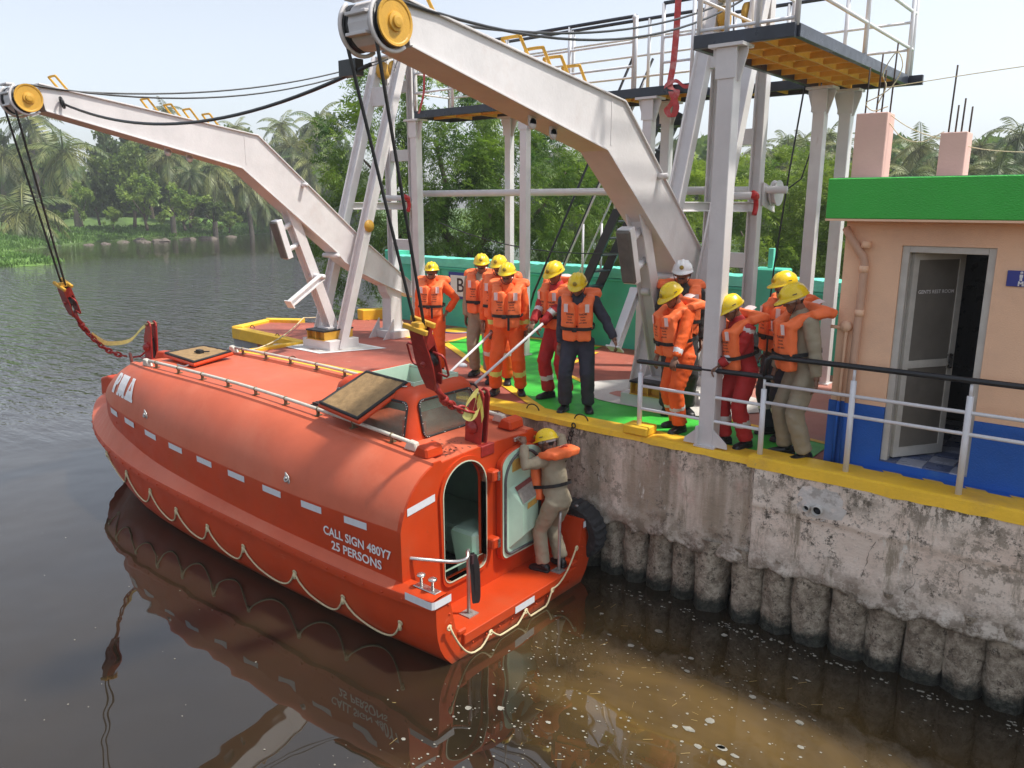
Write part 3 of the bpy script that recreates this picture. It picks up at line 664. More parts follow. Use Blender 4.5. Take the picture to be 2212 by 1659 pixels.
def pile_material():
    m = bpy.data.materials.new('rough_pile_concrete'); m.use_nodes = True; t = m.node_tree; b = t.nodes['Principled BSDF']; P = pos(t)
    c = mixc(t, noise_fac(t, 9, 9, .8, .42, .58, P), (.24,.19,.14), (.56,.48,.375)); c = mixc(t, noise_fac(t, 15, 9, .8, .54, .60, P), c, (.12,.095,.07)); c = mixc(t, noise_fac(t, 24, 8, .8, .60, .66, P), c, (.66,.60,.50))
    sep = nd(t, 'ShaderNodeSeparateXYZ'); t.links.new(P, sep.inputs[0]); low = nd(t, 'ShaderNodeMapRange')
    t.links.new(math_n(t, 'ADD', sep.outputs[2], math_n(t, 'MULTIPLY', noise_fac(t, 7, 8, .8, 0, 1, P), .42)), low.inputs['Value']); low.inputs['From Min'].default_value = -1.34; low.inputs['From Max'].default_value = -1.44
    c = mixc(t, low.outputs[0], c, mixc(t, noise_fac(t, 18, 7, .75, .45, .58, P), (.016,.018,.013), (.065,.068,.05))); t.links.new(c, b.inputs['Base Color'])       # weed below the tide mark
    rr = nd(t, 'ShaderNodeMapRange'); t.links.new(low.outputs[0], rr.inputs['Value']); rr.inputs['To Min'].default_value = .9; rr.inputs['To Max'].default_value = .35; t.links.new(rr.outputs[0], b.inputs['Roughness'])
    bn = nd(t, 'ShaderNodeBump'); bn.inputs['Strength'].default_value = 1; bn.inputs['Distance'].default_value = .05
    n2 = nd(t, 'ShaderNodeTexNoise'); n2.inputs['Scale'].default_value = 17; n2.inputs['Roughness'].default_value = .72; n2.inputs['Detail'].default_value = 8; t.links.new(P, n2.inputs['Vector']); t.links.new(n2.outputs['Fac'], bn.inputs['Height']); t.links.new(bn.outputs[0], b.inputs['Normal'])
    return m
M_wall = wall_material(); M_pile = pile_material()
QW = thing('quay_wall', 'weathered pink concrete quay wall on a row of rough piles', 'wall', (0,0,-.3))
def wall_face(name, x0, x1, y, lipseed, ledge):
    m = MB(); nx = int((x1-x0)/.035); nz = 34; rows = []
    bot = lambda x: -1.10+.10*noise.noise(Vector((x*1.1, lipseed, 0)))+.10*noise.noise(Vector((x*3.4, lipseed, 2)))+.05*noise.noise(Vector((x*13, lipseed, 5)))
    for j in range(nz+1):
        row = []
        for i in range(nx+1):
            x = lerp(x0, x1, i/nx); zb = bot(x); z = lerp(-.045, zb, j/nz); f = j/nz
            dy = .012*noise.noise(Vector((x*3, z*3, 1)))+.006*noise.noise(Vector((x*14, z*14, 2)))
            dy -= .075*max(0, f-.66)/.34*(.5+noise.noise(Vector((x*5, z*6, 7)))) 
            if ledge: dy -= .018*math.exp(-((z+.43-.015*noise.noise(Vector((x*2,0,3))))/.020)**2)+(.012 if z > -.43 else 0)
            row.append((x, y+dy, z))
        rows.append(row)
    rows.append([(p[0], y+.10, p[2]+.03+.03*noise.noise(Vector((p[0]*9,0,1)))) for p in rows[-1]]); rows.append([(p[0], y+.45, -1.0) for p in rows[-2]])
    m.grid(rows, smooth=True, flip=True)
    return m.build(name, M_wall, QW)
wall_face('wall_bay', -5.55, 3.45, .0, 1, False); wall_face('wall_bay', 3.46, 12, -.045, 2, True)
m = MB(); m.box((-5.5,.46,-2.4),(12,1.2,-.29)); m.build('core', M_pile, QW)
m = MB(); m.grid([[(-5.56,y,z) for y in (0,.7,1.3)] for z in (-.2,-1,-2.4)], smooth=False); m.grid([[(lerp(-5.56,-8.2,i/8), lerp(1.32,1.46,i/8), z) for i in range(9)] for z in (-.2,-1,-2.4)], smooth=False)
m.grid([[(lerp(-8.2,-8.58,i/3), lerp(1.46,2.5,i/3), z) for i in range(4)] for z in (-.2,-1,-2.4)], smooth=False); m.build('end_face', M_conc, QW)
PX = [-5.2,-4.85,-4.5,-4.15,-3.8,-3.45,-3.1,-2.75,-2.4,-2.05,-1.7,-1.35,-1.0,-.65,-.3,.05,.4,.75,1.08,1.41,1.75,2.05,2.36,2.67,3.0,3.41,3.74,4.07,4.42,4.75,5.08,5.41,5.74,6.07,6.4,6.74,7.07,7.41,7.74,8.08,8.42,8.75,9.09,9.43]
for i, x in enumerate(PX):
    m = MB(); rows = []; r0 = (.160 if x < 2.8 else .178)*(1+.10*noise.noise(Vector((x*5,1,2)))); yb = .19 if x < 2.8 else .12
    for j in range(25):
        z = lerp(-.95, -2.3, j/24); row = []
        for k in range(28):
            a = 2*math.pi*k/28; v = Vector((math.cos(a), math.sin(a), 0)); w = 1+.20*noise.noise(Vector((v.x*1.3+x*3, v.y*1.3, z*2.0)))+.10*noise.noise(Vector((v.x*3.5+x, v.y*3.5, z*6)))+.05*noise.noise(Vector((v.x*9+x, v.y*9, z*15)))
            r = r0*w*(1-.10*max(0, (-1.45-z))*1.2); row.append((x+v.x*r*1.0, yb+v.y*r, z))
        rows.append(row)
    m.grid(rows, True, True); m.build('pile', M_pile, QW)
# cracks as thin recessed dark slivers, patch and drain pipes
M_crack = mat('crack', (.10,.08,.06), .95, .1)
for pts in ([(3.455,-.05),(3.44,-.25),(3.42,-.4),(3.46,-.55),(3.40,-.72)], [(4.62,-.50),(4.57,-.66),(4.55,-.82),(4.49,-.95)], [(4.98,-.52),(4.95,-.68),(4.97,-.80),(4.90,-.92)], [(5.35,-.50),(5.30,-.62),(5.33,-.78)], [(2.5,-.28),(2.8,-.33),(2.98,-.36)], [(5.9,-.6),(5.84,-.8),(5.86,-.95)]):
    y = -.052 if pts[0][0] > 3.44 else -.012; m = MB(); c = [p_+Vector((.018*noise.noise(p_*23), 0, .010*noise.noise(p_*31))) for p_ in curve([(a, y, z) for a, z in pts], 9)]; L = []
    for i, p in enumerate(c): w = .0016*(.3+abs(noise.noise(p*9))*2.6); L.append((p.x-w, p.y-.006, p.z)); L.append((p.x+w, p.y-.006, p.z))
    m.add(L, [(2*i, 2*i+1, 2*i+3, 2*i+2) for i in range(len(c)-1)], False); m.build('crack', M_crack, QW)
M_patchc = mat('fresh_mortar', (.62,.59,.56), .85, .10, 5, .8, 26, stain=((.40,.37,.34), 7, .54, .62), stain2=((.74,.66,.60), 5, .55, .62))
m = MB(); bl = blotch((4.10,-.27), .25, .165, 40, 8, .30); m.add([(a+.03*noise.noise(Vector((a*17,z*17,1))), -.058, z+.03*noise.noise(Vector((a*17,z*17,5)))) for a, z in bl]+[(4.1,-.072,-.27)], [(i, (i+1) % 40, 40) for i in range(40)], True); m.build('mortar_patch', M_patchc, QW)
for x, z, r in ((4.0,-.315,.030),(4.10,-.318,.046)):
    m = MB(); m.lathe([(r,0),(r,.11),(r*.90,.11),(r*.90,.02)], (x,-.02,z), (0,-1,0), 18); m.build('drain_pipe', M_alu, QW)
    m = MB(); m.lathe([(r*.895,0),(r*.895,.01)], (x,-.075,z), (0,-1,0), 18); m.build('bore_shade_disc', M_dark, QW)  # near-black disc: shade inside the pipe put into its colour
# tyre fender squeezed between boat and wall
def tyre(name, c, Ro, w, ax, label, tilt=0):
    m = MB(); prof = [(Ro*.56,-w*.38),(Ro*.62,-w*.5),(Ro*.86,-w*.52),(Ro*.97,-w*.40),(Ro,-w*.15),(Ro,w*.15),(Ro*.97,w*.40),(Ro*.86,w*.52),(Ro*.62,w*.5),(Ro*.56,w*.38),(Ro*.60,0),(Ro*.56,-w*.38)]
    ax = Vector(ax).normalized(); u = Vector((0,0,1)); x = ax.cross(u).normalized(); y = ax.cross(x); n = 48; rows = []
    for k in range(n+1):
        a = 2*math.pi*k/n; row = []
        for r, h in prof:
            g = -.022*(k % 2) if r > Ro*.9 and abs(h) > w*.1 else 0; row.append(Vector(c)+ax*h+(x*math.cos(a)+y*math.sin(a))*(r+g))
        rows.append(row)
    m.grid(rows, False, False); return tag(m.build(name, M_tyre), label, 'tyre')
tyre('tyre_fender', (1.44,-.14,-1.20), .36, .22, (0,1,.12), 'black tyre fender hanging on the quay wall behind the boat stern')
tyre('spare_tyre', (2.30,1.95,.72), .36, .22, (.75,-.66,.15), 'old tyre hanging behind the white post among the watching men')

# ---------------------------------------------------------------- boundary wall
BW = thing('boundary_wall', 'turquoise painted boundary wall with sign panel along the back of the quay', 'wall', (-2,4.55,0))
m = MB(); m.box((-6.75,4.55,0),(9,4.75,1.22)); m.build('wall_body', M_turq, BW)
m = MB(); rows = []
for y, zz in ((4.52,1.22),(4.515,1.30),(4.52,1.38),(4.62,1.41),(4.78,1.40),(4.78,1.22)):
    rows.append([(lerp(-6.78,9,i/160), y+.006*noise.noise(Vector((i*.7,y*9,zz*9))), zz+(.022*noise.noise(Vector((i*.9,y*5,3)))+.012*noise.noise(Vector((i*2.3,y,5))) if 1.25 < zz else 0)) for i in range(161)])
m.grid(rows, smooth=False, flip=False); m.build('coping', M_turqtop, BW)
m = MB(); m.box((-6.95,4.5,0),(-6.55,4.9,1.5)); m.build('end_pier', M_turq, BW, .02)
m = MB(); m.box((1.40,4.45,0),(1.92,4.85,1.52)); m.build('pier', M_turq, BW, .02); m = MB(); m.box((1.62,4.6,1.50),(1.70,4.68,1.82)); m.build('pier_post', M_turqtop, BW, .008)
for x in (-5.35,-1.85): m = MB(); m.box((x,4.52,0),(x+.07,4.56,1.16)); m.build('panel_rib', M_turq, BW, .01)
m = MB(); m.box((-5.35,4.52,1.16),(9,4.56,1.21)); m.build('panel_rib', M_turq, BW, .01)
m = MB(); m.box((-5.02,4.505,.58),(-3.0,4.549,1.12)); sb = m.build('sign_border', M_signblue, BW)
m = MB(); m.box((-4.96,4.495,.64),(-3.06,4.504,1.06)); sg = m.build('sign_panel', M_whiteclean, BW)
lettering('BO', .40, (-4.80,4.494,.85), (1,0,0), (0,0,1), M_ink, BW, 'sign_lettering', .004, .002, 'LEFT')

# ---------------------------------------------------------------- rest-room building
B = thing('rest_room_building', 'peach and blue rest room building with green parapet band', 'building', (5,.4,0))
F0 = .40
m = MB(); 
for a, b in (((3.98,0,.64),(4.47,0,2.33)), ((5.20,0,.64),(8.5,0,2.33)), ((4.47,0,2.12),(5.20,0,2.33))): m.box((a[0],F0,a[2]),(b[0],F0+.2,b[2]))
m.box((3.98,.6,.64),(4.18,4.2,2.33)); m.box((4.18,4.0,0),(8.5,4.2,2.33)); m.box((8.3,.6,0),(8.5,4.0,2.33)); m.build('wall', M_peach, B)
m = MB()
for a, b in ((3.965,4.47),(5.20,8.5)): m.box((a,F0-.006,0),(b,F0+.2,.638))
m.box((4.47,F0-.006,0),(5.20,F0+.2,.12)); m.box((3.965,.6,0),(4.18,4.2,.638)); m.build('dado', M_blue, B)
m = MB(); m.box((3.86,.15,2.35),(8.6,4.4,2.70)); m.build('parapet_band', M_green, B, .008); m = MB(); m.box((3.86,.15,2.33),(8.6,4.4,2.349)); m.build('soffit', M_peach, B)
m = MB(); m.box((3.92,.21,2.68),(8.5,4.3,2.706)); m.build('roof_slab', M_conc, B)
for i, (x0, x1, y0, z1) in enumerate(((3.92,4.19,.58,3.28),(4.60,4.81,.75,3.09))):
    m = MB(); m.box((x0,y0,2.70),(x1,y0+.24,z1)); cobj = m.build('roof_column', M_pink, B, .006)
    for dx, dy, h in ((.06,.05,.40),(.12,.18,.52),(.2,.05,.36),(.24,.17,.60)) if i == 0 else ((.05,.05,.56),(.08,.17,.24),(.15,.05,.28),(.19,.17,.22)):
        t_ = MB(); t_.cyl((x0+dx,y0+dy,z1-.02),(x0+dx+.02*h,y0+dy,z1+h),.0075,6); t_.build('rebar', M_rust, cobj)
# doorway: frame, tiled floor, dark room, open leaf
m = MB(); m.box((4.47,F0+.02,.12),(4.53,F0+.16,2.12)); m.box((5.14,F0+.02,.12),(5.20,F0+.16,2.12)); m.box((4.53,F0+.02,2.06),(5.14,F0+.16,2.12)); m.build('door_frame', M_alu, B, .004)
m = MB(); m.box((4.53,F0+.05,2.0),(4.56,F0+.1,2.05)); 
M_tile = mat('blue_grey_tile', (.10,.13,.24), .3, .3, 6)
M_tile2 = mat('pale_tile', (.34,.36,.44), .3, .15, 6)
for i in range(4):
    for j in range(9):
        m = MB(); x0 = 4.40+i*.22; y0 = F0+.005+j*.22; m.box((x0,y0,.10),(x0+.216,y0+.216,.132)); m.box((x0+.05,y0+.05,.132),(x0+.165,y0+.165,.1335)); tl = m.build('floor_tile', [M_tile2 if (i+j) % 2 else M_tile], B)
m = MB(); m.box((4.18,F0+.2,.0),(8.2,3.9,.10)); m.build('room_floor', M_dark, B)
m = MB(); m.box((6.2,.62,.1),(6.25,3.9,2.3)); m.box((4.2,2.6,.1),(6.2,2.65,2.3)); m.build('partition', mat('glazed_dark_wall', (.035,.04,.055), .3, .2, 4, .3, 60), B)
# leaf hinged at the left jamb and swung a little inwards
hx, hy = 4.545, F0+.10; an = R(56); dx, dy = math.cos(an), math.sin(an)
def LP(a, o, z): return Vector((hx+dx*a-dy*o, hy+dy*a+dx*o, z))
def lbox(mb, a0, a1, o0, o1, z0, z1):
    P = [LP(a, o, z) for z in (z0, z1) for a, o in ((a0,o0),(a1,o0),(a1,o1),(a0,o1))]; mb.add(P, [(3,2,1,0),(4,5,6,7),(0,1,5,4),(1,2,6,5),(2,3,7,6),(3,0,4,7)], False)
m = MB()
for a0, a1, z0, z1 in ((0,.06,.15,2.05),(.52,.58,.15,2.05),(.06,.52,.15,.24),(.06,.52,1.0,1.07),(.06,.52,1.99,2.05)): lbox(m, a0, a1, -.02, .02, z0, z1)
leafo = m.build('door_leaf', M_alu, B)
m = MB(); lbox(m, .06, .52, -.008, .008, .24, 1.0); m.build('door_panel', M_glassd, leafo); m = MB(); lbox(m, .06, .52, -.008, .008, 1.07, 1.99); m.build('door_panel', M_glassd, leafo)
m = MB(); lbox(m, .50, .55, -.04, -.02, .98, 1.12); m.build('door_handle', M_steel, leafo)
lettering('GENTS REST ROOM', .046, LP(.29, -.012, 1.70), (dx,dy,0), (0,0,1), M_letter, leafo, 'door_lettering', .0006, .002)
# rain pipes
m = MB(); m.tube([(4.16,F0-.052,.645),(4.16,F0-.052,.0)], .037, 12); m.build('rain_pipe', M_blue, B); m = MB(); m.tube([(4.062,F0-.03,.645),(4.06,F0-.03,0)], .017, 10); m.build('conduit', M_blue, B)
m = MB(); m.tube(curve([(3.99,F0-.04,2.26),(4.03,F0-.06,2.20),(4.12,F0-.06,2.07),(4.175,F0-.05,1.97),(4.18,F0-.05,1.75),(4.17,F0-.05,1.2),(4.16,F0-.05,.64)], 4), .036, 12); m.build('rain_pipe', mat('peach_pipe_paint', (.58,.36,.25), .6, .08, 4), B)
for z in (2.12,1.9,1.5): m = MB(); m.lathe([(.041,-.03),(.041,.03)], (4.178,F0-.05,z), (0,0,1), 14); m.build('pipe_collar', M_peach, B)
m = MB(); m.tube(curve([(3.93,F0-.03,1.35),(4.06,F0-.03,1.33),(4.07,F0-.03,1.2),(4.063,F0-.03,.64)], 4), .016, 10); m.build('conduit', M_peach, B)
m = MB(); m.lathe([(.05,-.02),(.055,0),(.05,.03)], (4.065,F0-.02,1.36), (0,-1,0), 16); m.build('junction_box', M_peach, B)
# blue plinth step with hazard stripes
m = MB(); m.box((4.15,.28,-.02),(8.5,.392,.05)); m.build('plinth', M_blue, B, .006)
for i in range(6):
    x = 4.32+i*.34; m = MB(); m.add([(x,.277,.0),(x+.16,.277,.0),(x+.06,.277,.05),(x-.10,.277,.05)], [(0,1,2,3)], False); m.add([(x-.1,.28,.0525),(x+.06,.28,.0525),(x+.02,.34,.0525),(x-.14,.34,.0525)], [(0,1,2,3)], False); m.build('hazard_stripe', M_ylw_edge, B)
# MEN sign
sg = thing('toilet_sign', 'small blue MEN toilet sign on the peach wall', 'sign', (5.42,F0-.006,1.88))
m = MB(); m.box((5.295,F0-.014,1.815),(5.545,F0-.001,1.945)); m.build('plate', M_signblue, sg, .003)
lettering('MEN', .052, (5.43,F0-.014,1.838), (1,0,0), (0,0,1), M_letter, sg, 'sign_lettering', .002, .002)
m = MB(); m.lathe([(.011,0),(.011,.003)], (5.395,F0-.014,1.93), (0,-1,0), 12); m.box((5.383,F0-.017,1.890),(5.407,F0-.0145,1.915)); m.box((5.386,F0-.017,1.862),(5.394,F0-.0145,1.889)); m.box((5.396,F0-.017,1.862),(5.404,F0-.0145,1.889)); m.build('man_symbol', M_letter, sg)
# loose white wire strung between the roof columns
for i, pts in enumerate(([(4.16,.66,3.28),(4.35,.75,3.14),(4.62,.8,3.03),(5.0,.9,2.93),(5.6,1.0,2.9),(6.4,1.1,2.92)], [(4.18,.66,3.2),(4.30,.7,3.06),(4.46,.75,3.02),(4.62,.78,3.1)], [(4.10,.7,3.5),(5.0,.8,3.58),(6.5,.9,3.68)])):
    m = MB(); m.tube(curve(pts, 6), .004, 5); tag(m.build('loose_wire', M_rope), ('white wire sagging over both pink roof columns', 'short white wire looped between the pink roof columns', 'thin wire stretched above the pink roof columns')[i], 'wire')
m = MB(); m.tube(curve([(4.08,.64,3.36),(4.14,.62,3.5),(4.10,.64,3.62),(4.2,.62,3.78),(4.26,.62,3.66),(4.2,.6,3.5),(4.08,.62,3.42),(3.98,.62,3.37),(4.05,.63,3.30),(4.17,.63,3.33)], 5), .005, 5); tag(m.build('rope_tangle', M_rope), 'tangled cream string tied round the bars of the left roof column', 'string')
# ---------------------------------------------------------------- quay-edge railing
RL = thing('quay_railing', 'white railing with black handrail along the quay edge', 'railing', (3.5,.07,0))
m = MB(); m.box((1.93,-.03,.02),(2.23,.20,.12)); m.build('footing', M_ylw_edge, RL, .012)
for x, z0, z1 in ((2.08,.10,.80),(3.45,.02,.82),(4.27,.06,1.02),(5.20,.06,1.02),(6.15,.06,1.02),(7.1,.06,1.02),(8.05,.06,1.02),(9.0,.06,1.02)):
    m = MB(); m.cyl((x,.07,z0),(x-.005,.07,z1-.1),.027,12); m.cyl((x-.005,.07,z1-.1),(x-.005,.07,z1),.014,8); m.build('post', M_rail, RL)
for a, b, z0, z1 in ((2.08,3.45,.555,.56),(2.08,3.45,.30,.31),(3.46,9.0,.775,.785),(3.46,9.0,.59,.60)):
    m = MB(); m.cyl((a,.07,z0),(b,.07,z1),.017,8); m.build('rail', M_rail, RL)
m = MB(); m.tube([(2.03,.07,.815),(2.05,.07,.822),(3.50,.07,.845),(3.53,.07,.845)], [.02,.026,.026,.02], 10); m.build('handrail', M_black, RL)
m = MB(); m.tube([(3.44,.07,.845),(3.455,.07,1.02),(3.50,.07,1.045),(4.3,.07,1.05),(9.05,.07,1.06)], .026, 10); m.build('handrail', M_black, RL)

# ---------------------------------------------------------------- davits
def pad_eye(m, x, y, z, r=.05, t=.02, up=-1):
    m.lathe([(r,-t/2),(r,t/2)], (x,y,z), (1,0,0), 12); m.box((x-t/2,y-r,z),(x+t/2,y+r,z-up*r*1.4))
def davit(s0, which, near):
    D = thing('davit', 'white steel boat davit %s' % which, 'davit', (s0,1.4,0), 'twin boat davits')
    b = lambda mb, name, mt, par=D, bev=0: mb.build(name, mt, par, bev)
    top = [(-2.97,3.92),(.10,3.50),(2.0,1.93),(3.25,1.0)]; bot = [(-2.92,3.62),(-.22,3.02),(1.52,1.66),(1.66,1.50),(2.05,1.27),(2.75,.95),(3.35,.72)]
    m = MB(); m.prism(top+[(3.42,.86)]+bot[::-1], 0, s0-.145, s0+.145); arm = b(m, 'arm', M_white, D, .004)
    for edge, off in ((top, .008), (bot, -.008)):
        for p, q in zip(edge, edge[1:]):
            m = MB(); m.bar((s0,p[0],p[1]+off), (s0,q[0],q[1]+off), .345, .018, (1,0,0)) if False else m.sect((s0,p[0],p[1]+off), (s0,q[0],q[1]+off), [(-.172,-.009),(.172,-.009),(.172,.009),(-.172,.009)]); b(m, 'flange', M_white, arm, .003)
    m = MB(); m.box((s0+.146,-.14,3.06),(s0+.149,-.12,3.52)); b(m, 'weld_seam', M_white, arm)
    # head: cheek box and two sheaves
    cy, cz = -3.12, 3.74
    m = MB(); m.prism([(cy+math.cos(a)*.17, cz+math.sin(a)*.17) for a in [R(20+i*20) for i in range(17)]]+[(-2.9,3.62),(-2.9,3.92)], 0, s0-.11, s0+.11); hd = b(m, 'head', M_white, D, .006)
    for z in (3.66,3.80,3.90): m = MB(); m.box((s0-.11,cy-.195,z-.012),(s0+.11,cy-.10,z+.012)); b(m, 'head_rib', M_white, hd, .004)
    for sx in (-1, 1):
        x = s0+sx*.165
        m = MB(); m.lathe([(.168,-.045),(.168,-.035),(.143,-.018),(.143,.018),(.168,.034),(.168,.040)], (x,cy,cz), (sx,0,0), 28); sh = b(m, 'sheave', M_wire, D)
        m = MB(); m.lathe([(.167,.041),(.164,.054),(.148,.052),(.140,.046),(.070,.046),(.066,.062),(.046,.066),(.042,.082),(.025,.086)], (x,cy,cz), (sx,0,0), 28); m.sm = [False]*len(m.sm); b(m, 'sheave_face', M_yel, sh)
        m = MB(); m.tube([(x+sx*.0, cy+math.cos(a)*.192, cz+math.sin(a)*.192) for a in [R(130+i*10) for i in range(19)]], .016, 6); b(m, 'rope_guard', M_white, D)
    m = MB(); m.cyl((s0-.25,cy,cz),(s0+.25,cy,cz),.025,12); b(m, 'pin', M_yel)
    # climbing handles on the top flange
    for y in (-2.62,-1.45,-1.12,-.84,-.54):
        z = 3.93-(y+2.97)*.1368; m = MB(); m.tube(curve([(s0-.10,y+.02,z),(s0-.10,y-.10,z+.15),(s0-.085,y-.115,z+.17),(s0+.085,y-.115,z+.17),(s0+.10,y-.10,z+.15),(s0+.10,y+.02,z)], 3), .015, 7); b(m, 'climbing_handle', M_yel)
    for y, z in ((-1.32,3.19),(-1.0,3.12)): m = MB(); pad_eye(m, s0+.05, y, z); b(m, 'pad_eye', M_white)
    m = MB(); m.cyl((s0+.145,.88,2.78),(s0+.26,.88,2.78),.035,12); b(m, 'stub_pin', M_white)
    m = MB(); m.cyl((s0-.2,1.50,1.60),(s0+.2,1.50,1.60),.04,12); b(m, 'pivot_bar', M_white)
    # strut with fender pad and keel bar
    m = MB(); m.ibeam((s0,.66,2.42),(s0,1.42,.37),.17,.20,.02,(1,0,0)); m.v = m.v; st = b(m, 'strut', M_white, D, .003)
    m = MB(); m.box((s0-.15,1.24,.345),(s0+.15,1.58,.37)); b(m, 'foot_plate', M_white, st)
    for y0, z0, y1, z1 in ((.74,2.18,.50,2.06),(.86,1.84,.58,1.72)): m = MB(); m.cyl((s0+.02,y0,z0),(s0+.02,y1,z1),.042,12); b(m, 'pad_arm', M_whiteclean, st)
    m = MB(); m.sect((s0+.02,.42,2.22),(s0+.02,.60,1.60),[(-.055,-.085),(.055,-.085),(.055,.085),(-.055,.085)],(1,0,0)); b(m, 'pad_board', M_whiteclean, st, .006)
    m = MB(); m.sect((s0+.02,.36,2.19),(s0+.02,.54,1.60),[(-.025,-.09),(.03,-.09),(.03,.09),(-.025,.09)],(1,0,0)); b(m, 'pad_cushion', M_grey, st, .02)
    kx = -1 if near else 1; kz = .18 if near else 0
    m = MB(); m.cyl((s0-.02*kx,1.06-kz*.3,1.28+kz),(s0+.34*kx*(.7 if near else 1),1.06-kz*.3,1.28+kz),.042,14); b(m, 'cross_pipe', M_whiteclean, st)
    bx_ = s0-.16 if near else s0+.28; e0, e1 = ((bx_,1.0,1.48),(bx_,.56,.83)) if near else ((bx_,1.06,1.27),(bx_,.40,.88)); e2 = tuple(Vector(e1)+(Vector(e1)-Vector(e0)).normalized()*.018)
    m = MB(); m.ibeam(e0,e1,.11,.10,.015); kb = b(m, 'keel_bar', M_whiteclean, st); m = MB(); m.sect(e1,e2,[(-.09,-.07),(.09,-.07),(.09,.07),(-.09,.07)]); b(m, 'end_plate', M_whiteclean, st)
    # pedestal
    m = MB(); m.box((s0-.38,1.08,0),(s0+.38,1.72,.17)); pd = b(m, 'pedestal', M_white, D, .006)
    for x0, x1 in ((-.23,.0),(.0,.23)):
        m = MB(); m.box((s0+x0+.012,1.16,.172),(s0+x1-.012,1.18,.31)); b(m, 'recess_back', M_yel, pd)
    m = MB(); m.box((s0-.24,1.05,.171),(s0+.24,1.70,.18)); b(m, 'recess_floor', M_yel, pd)
    for x in (-.235,0,.235): m = MB(); m.box((s0+x-.008,1.08,.18),(s0+x+.008,1.70,.315)); b(m, 'rib', M_yel, pd)
    m = MB(); m.box((s0-.25,1.06,.316),(s0+.25,1.72,.343)); b(m, 'bearing_plate', M_black, pd, .004)
    # leaning and upright frame posts
    for sx in (-1, 1):
        x = s0+sx*.315
        m = MB(); m.ibeam((x,1.33,0),(x,3.04,5.08),.15,.20,.022,(1,0,0)); b(m, 'leaning_post', M_white, D, .003)
        m = MB(); m.ibeam((x,3.24,0),(x,3.24,5.1),.15,.15,.02,(1,0,0)); b(m, 'upright_post', M_white, D, .003)
        m = MB(); m.ibeam((x,2.16,2.44),(x,3.17,2.44),.10,.13,.016); b(m, 'tie_beam', M_white, D, .003)
        m = MB(); m.prism([(3.32,0),(3.62,0),(3.32,.3)], 0, x-.01, x+.01); b(m, 'gusset', M_white)
    for z, y in ((1.72,3.24),(3.35,3.24),(4.55,3.24)): m = MB(); m.box((s0-.24,y-.05,z-.10),(s0+.24,y+.05,z+.10)); b(m, 'cross_beam', M_white, D, .004)
    for z, y in ((4.35,2.795),): m = MB(); m.box((s0-.24,y-.04,z-.16),(s0+.24,y+.04,z+.16)); b(m, 'cross_beam', M_white, D, .004)
    m = MB(); m.lathe([(.03,0),(.03,.03),(.105,.03),(.105,.05)], (s0+.39,2.02,2.10), (1,0,0), 24); b(m, 'marker_disc', M_yel)
    m = MB(); m.cyl((s0-.1,2.86,2.58),(s0+.42,2.86,2.58),.05,14); b(m, 'lever_shaft', M_white)
    m = MB(); m.tube(curve([(s0+.44,2.86,2.60),(s0+.44,2.95,2.56),(s0+.44,2.98,2.44),(s0+.44,2.94,2.34)], 4), [.055]*5+[.035]*8, 8); b(m, 'brake_lever', mat('red_lever_paint', (.55,.02,.02), .4, .15, 9))
    for sx in (-.16, .16): m = MB(); m.lathe([(.15,-.03),(.15,.03)], (s0+sx,3.0,4.82), (1,0,0), 22); b(m, 'lead_sheave', M_yel)
    m = MB(); m.box((s0-.25,2.9,4.84),(s0-.22,3.12,5.05)); m.box((s0+.22,2.9,4.84),(s0+.25,3.12,5.05)); m.box((s0-.25,2.9,5.03),(s0+.25,3.12,5.06)); b(m, 'sheave_cage', M_white, D, .004)
    # rear stool under the arm tail
    m = MB(); m.prism([(2.72,.0),(3.02,.0),(3.02,.96),(2.62,1.0),(2.66,.86),(2.74,.74)], 0, s0-.12, s0+.12); b(m, 'rear_stool', M_white, D, .006)
    m = MB(); m.box((s0-.3,2.62,0),(s0+.3,3.12,.14)); b(m, 'stool_base', M_white, D, .006)
    for sx in (-.2, .2): m = MB(); m.prism([(2.45,0),(2.72,0),(2.72,.36)], 0, s0+sx-.01, s0+sx+.01); b(m, 'gusset', M_white)
    # winch drum on the upright frame
    if near:
        m = MB(); m.lathe([(.17,0),(.17,.015),(.14,.02),(.14,.06),(.17,.065),(.17,.08)], (s0+.46,3.50,2.62), (1,0,0), 26); m.sm = [False]*len(m.sm); b(m, 'winch_sheave', M_white)
        m = MB(); m.prism([(3.25,2.46),(3.70,2.36),(3.66,2.50),(3.45,2.72),(3.25,2.76)], 0, s0+.395, s0+.42); b(m, 'sheave_bracket', M_white, D, .004)
    return D
davit(-4.96, 'far from the camera beside the river', False); davit(1.60, 'near the camera among the watching men', True)
m = MB(); m.cyl((-4.6,3.34,2.66),(1.3,3.34,2.66),.058,14); m.cyl((1.3,3.34,2.66),(2.3,3.34,2.66),.05,14); tag(m.build('tie_pipe', M_white), 'long horizontal white pipe joining the two davit frames', 'pipe')
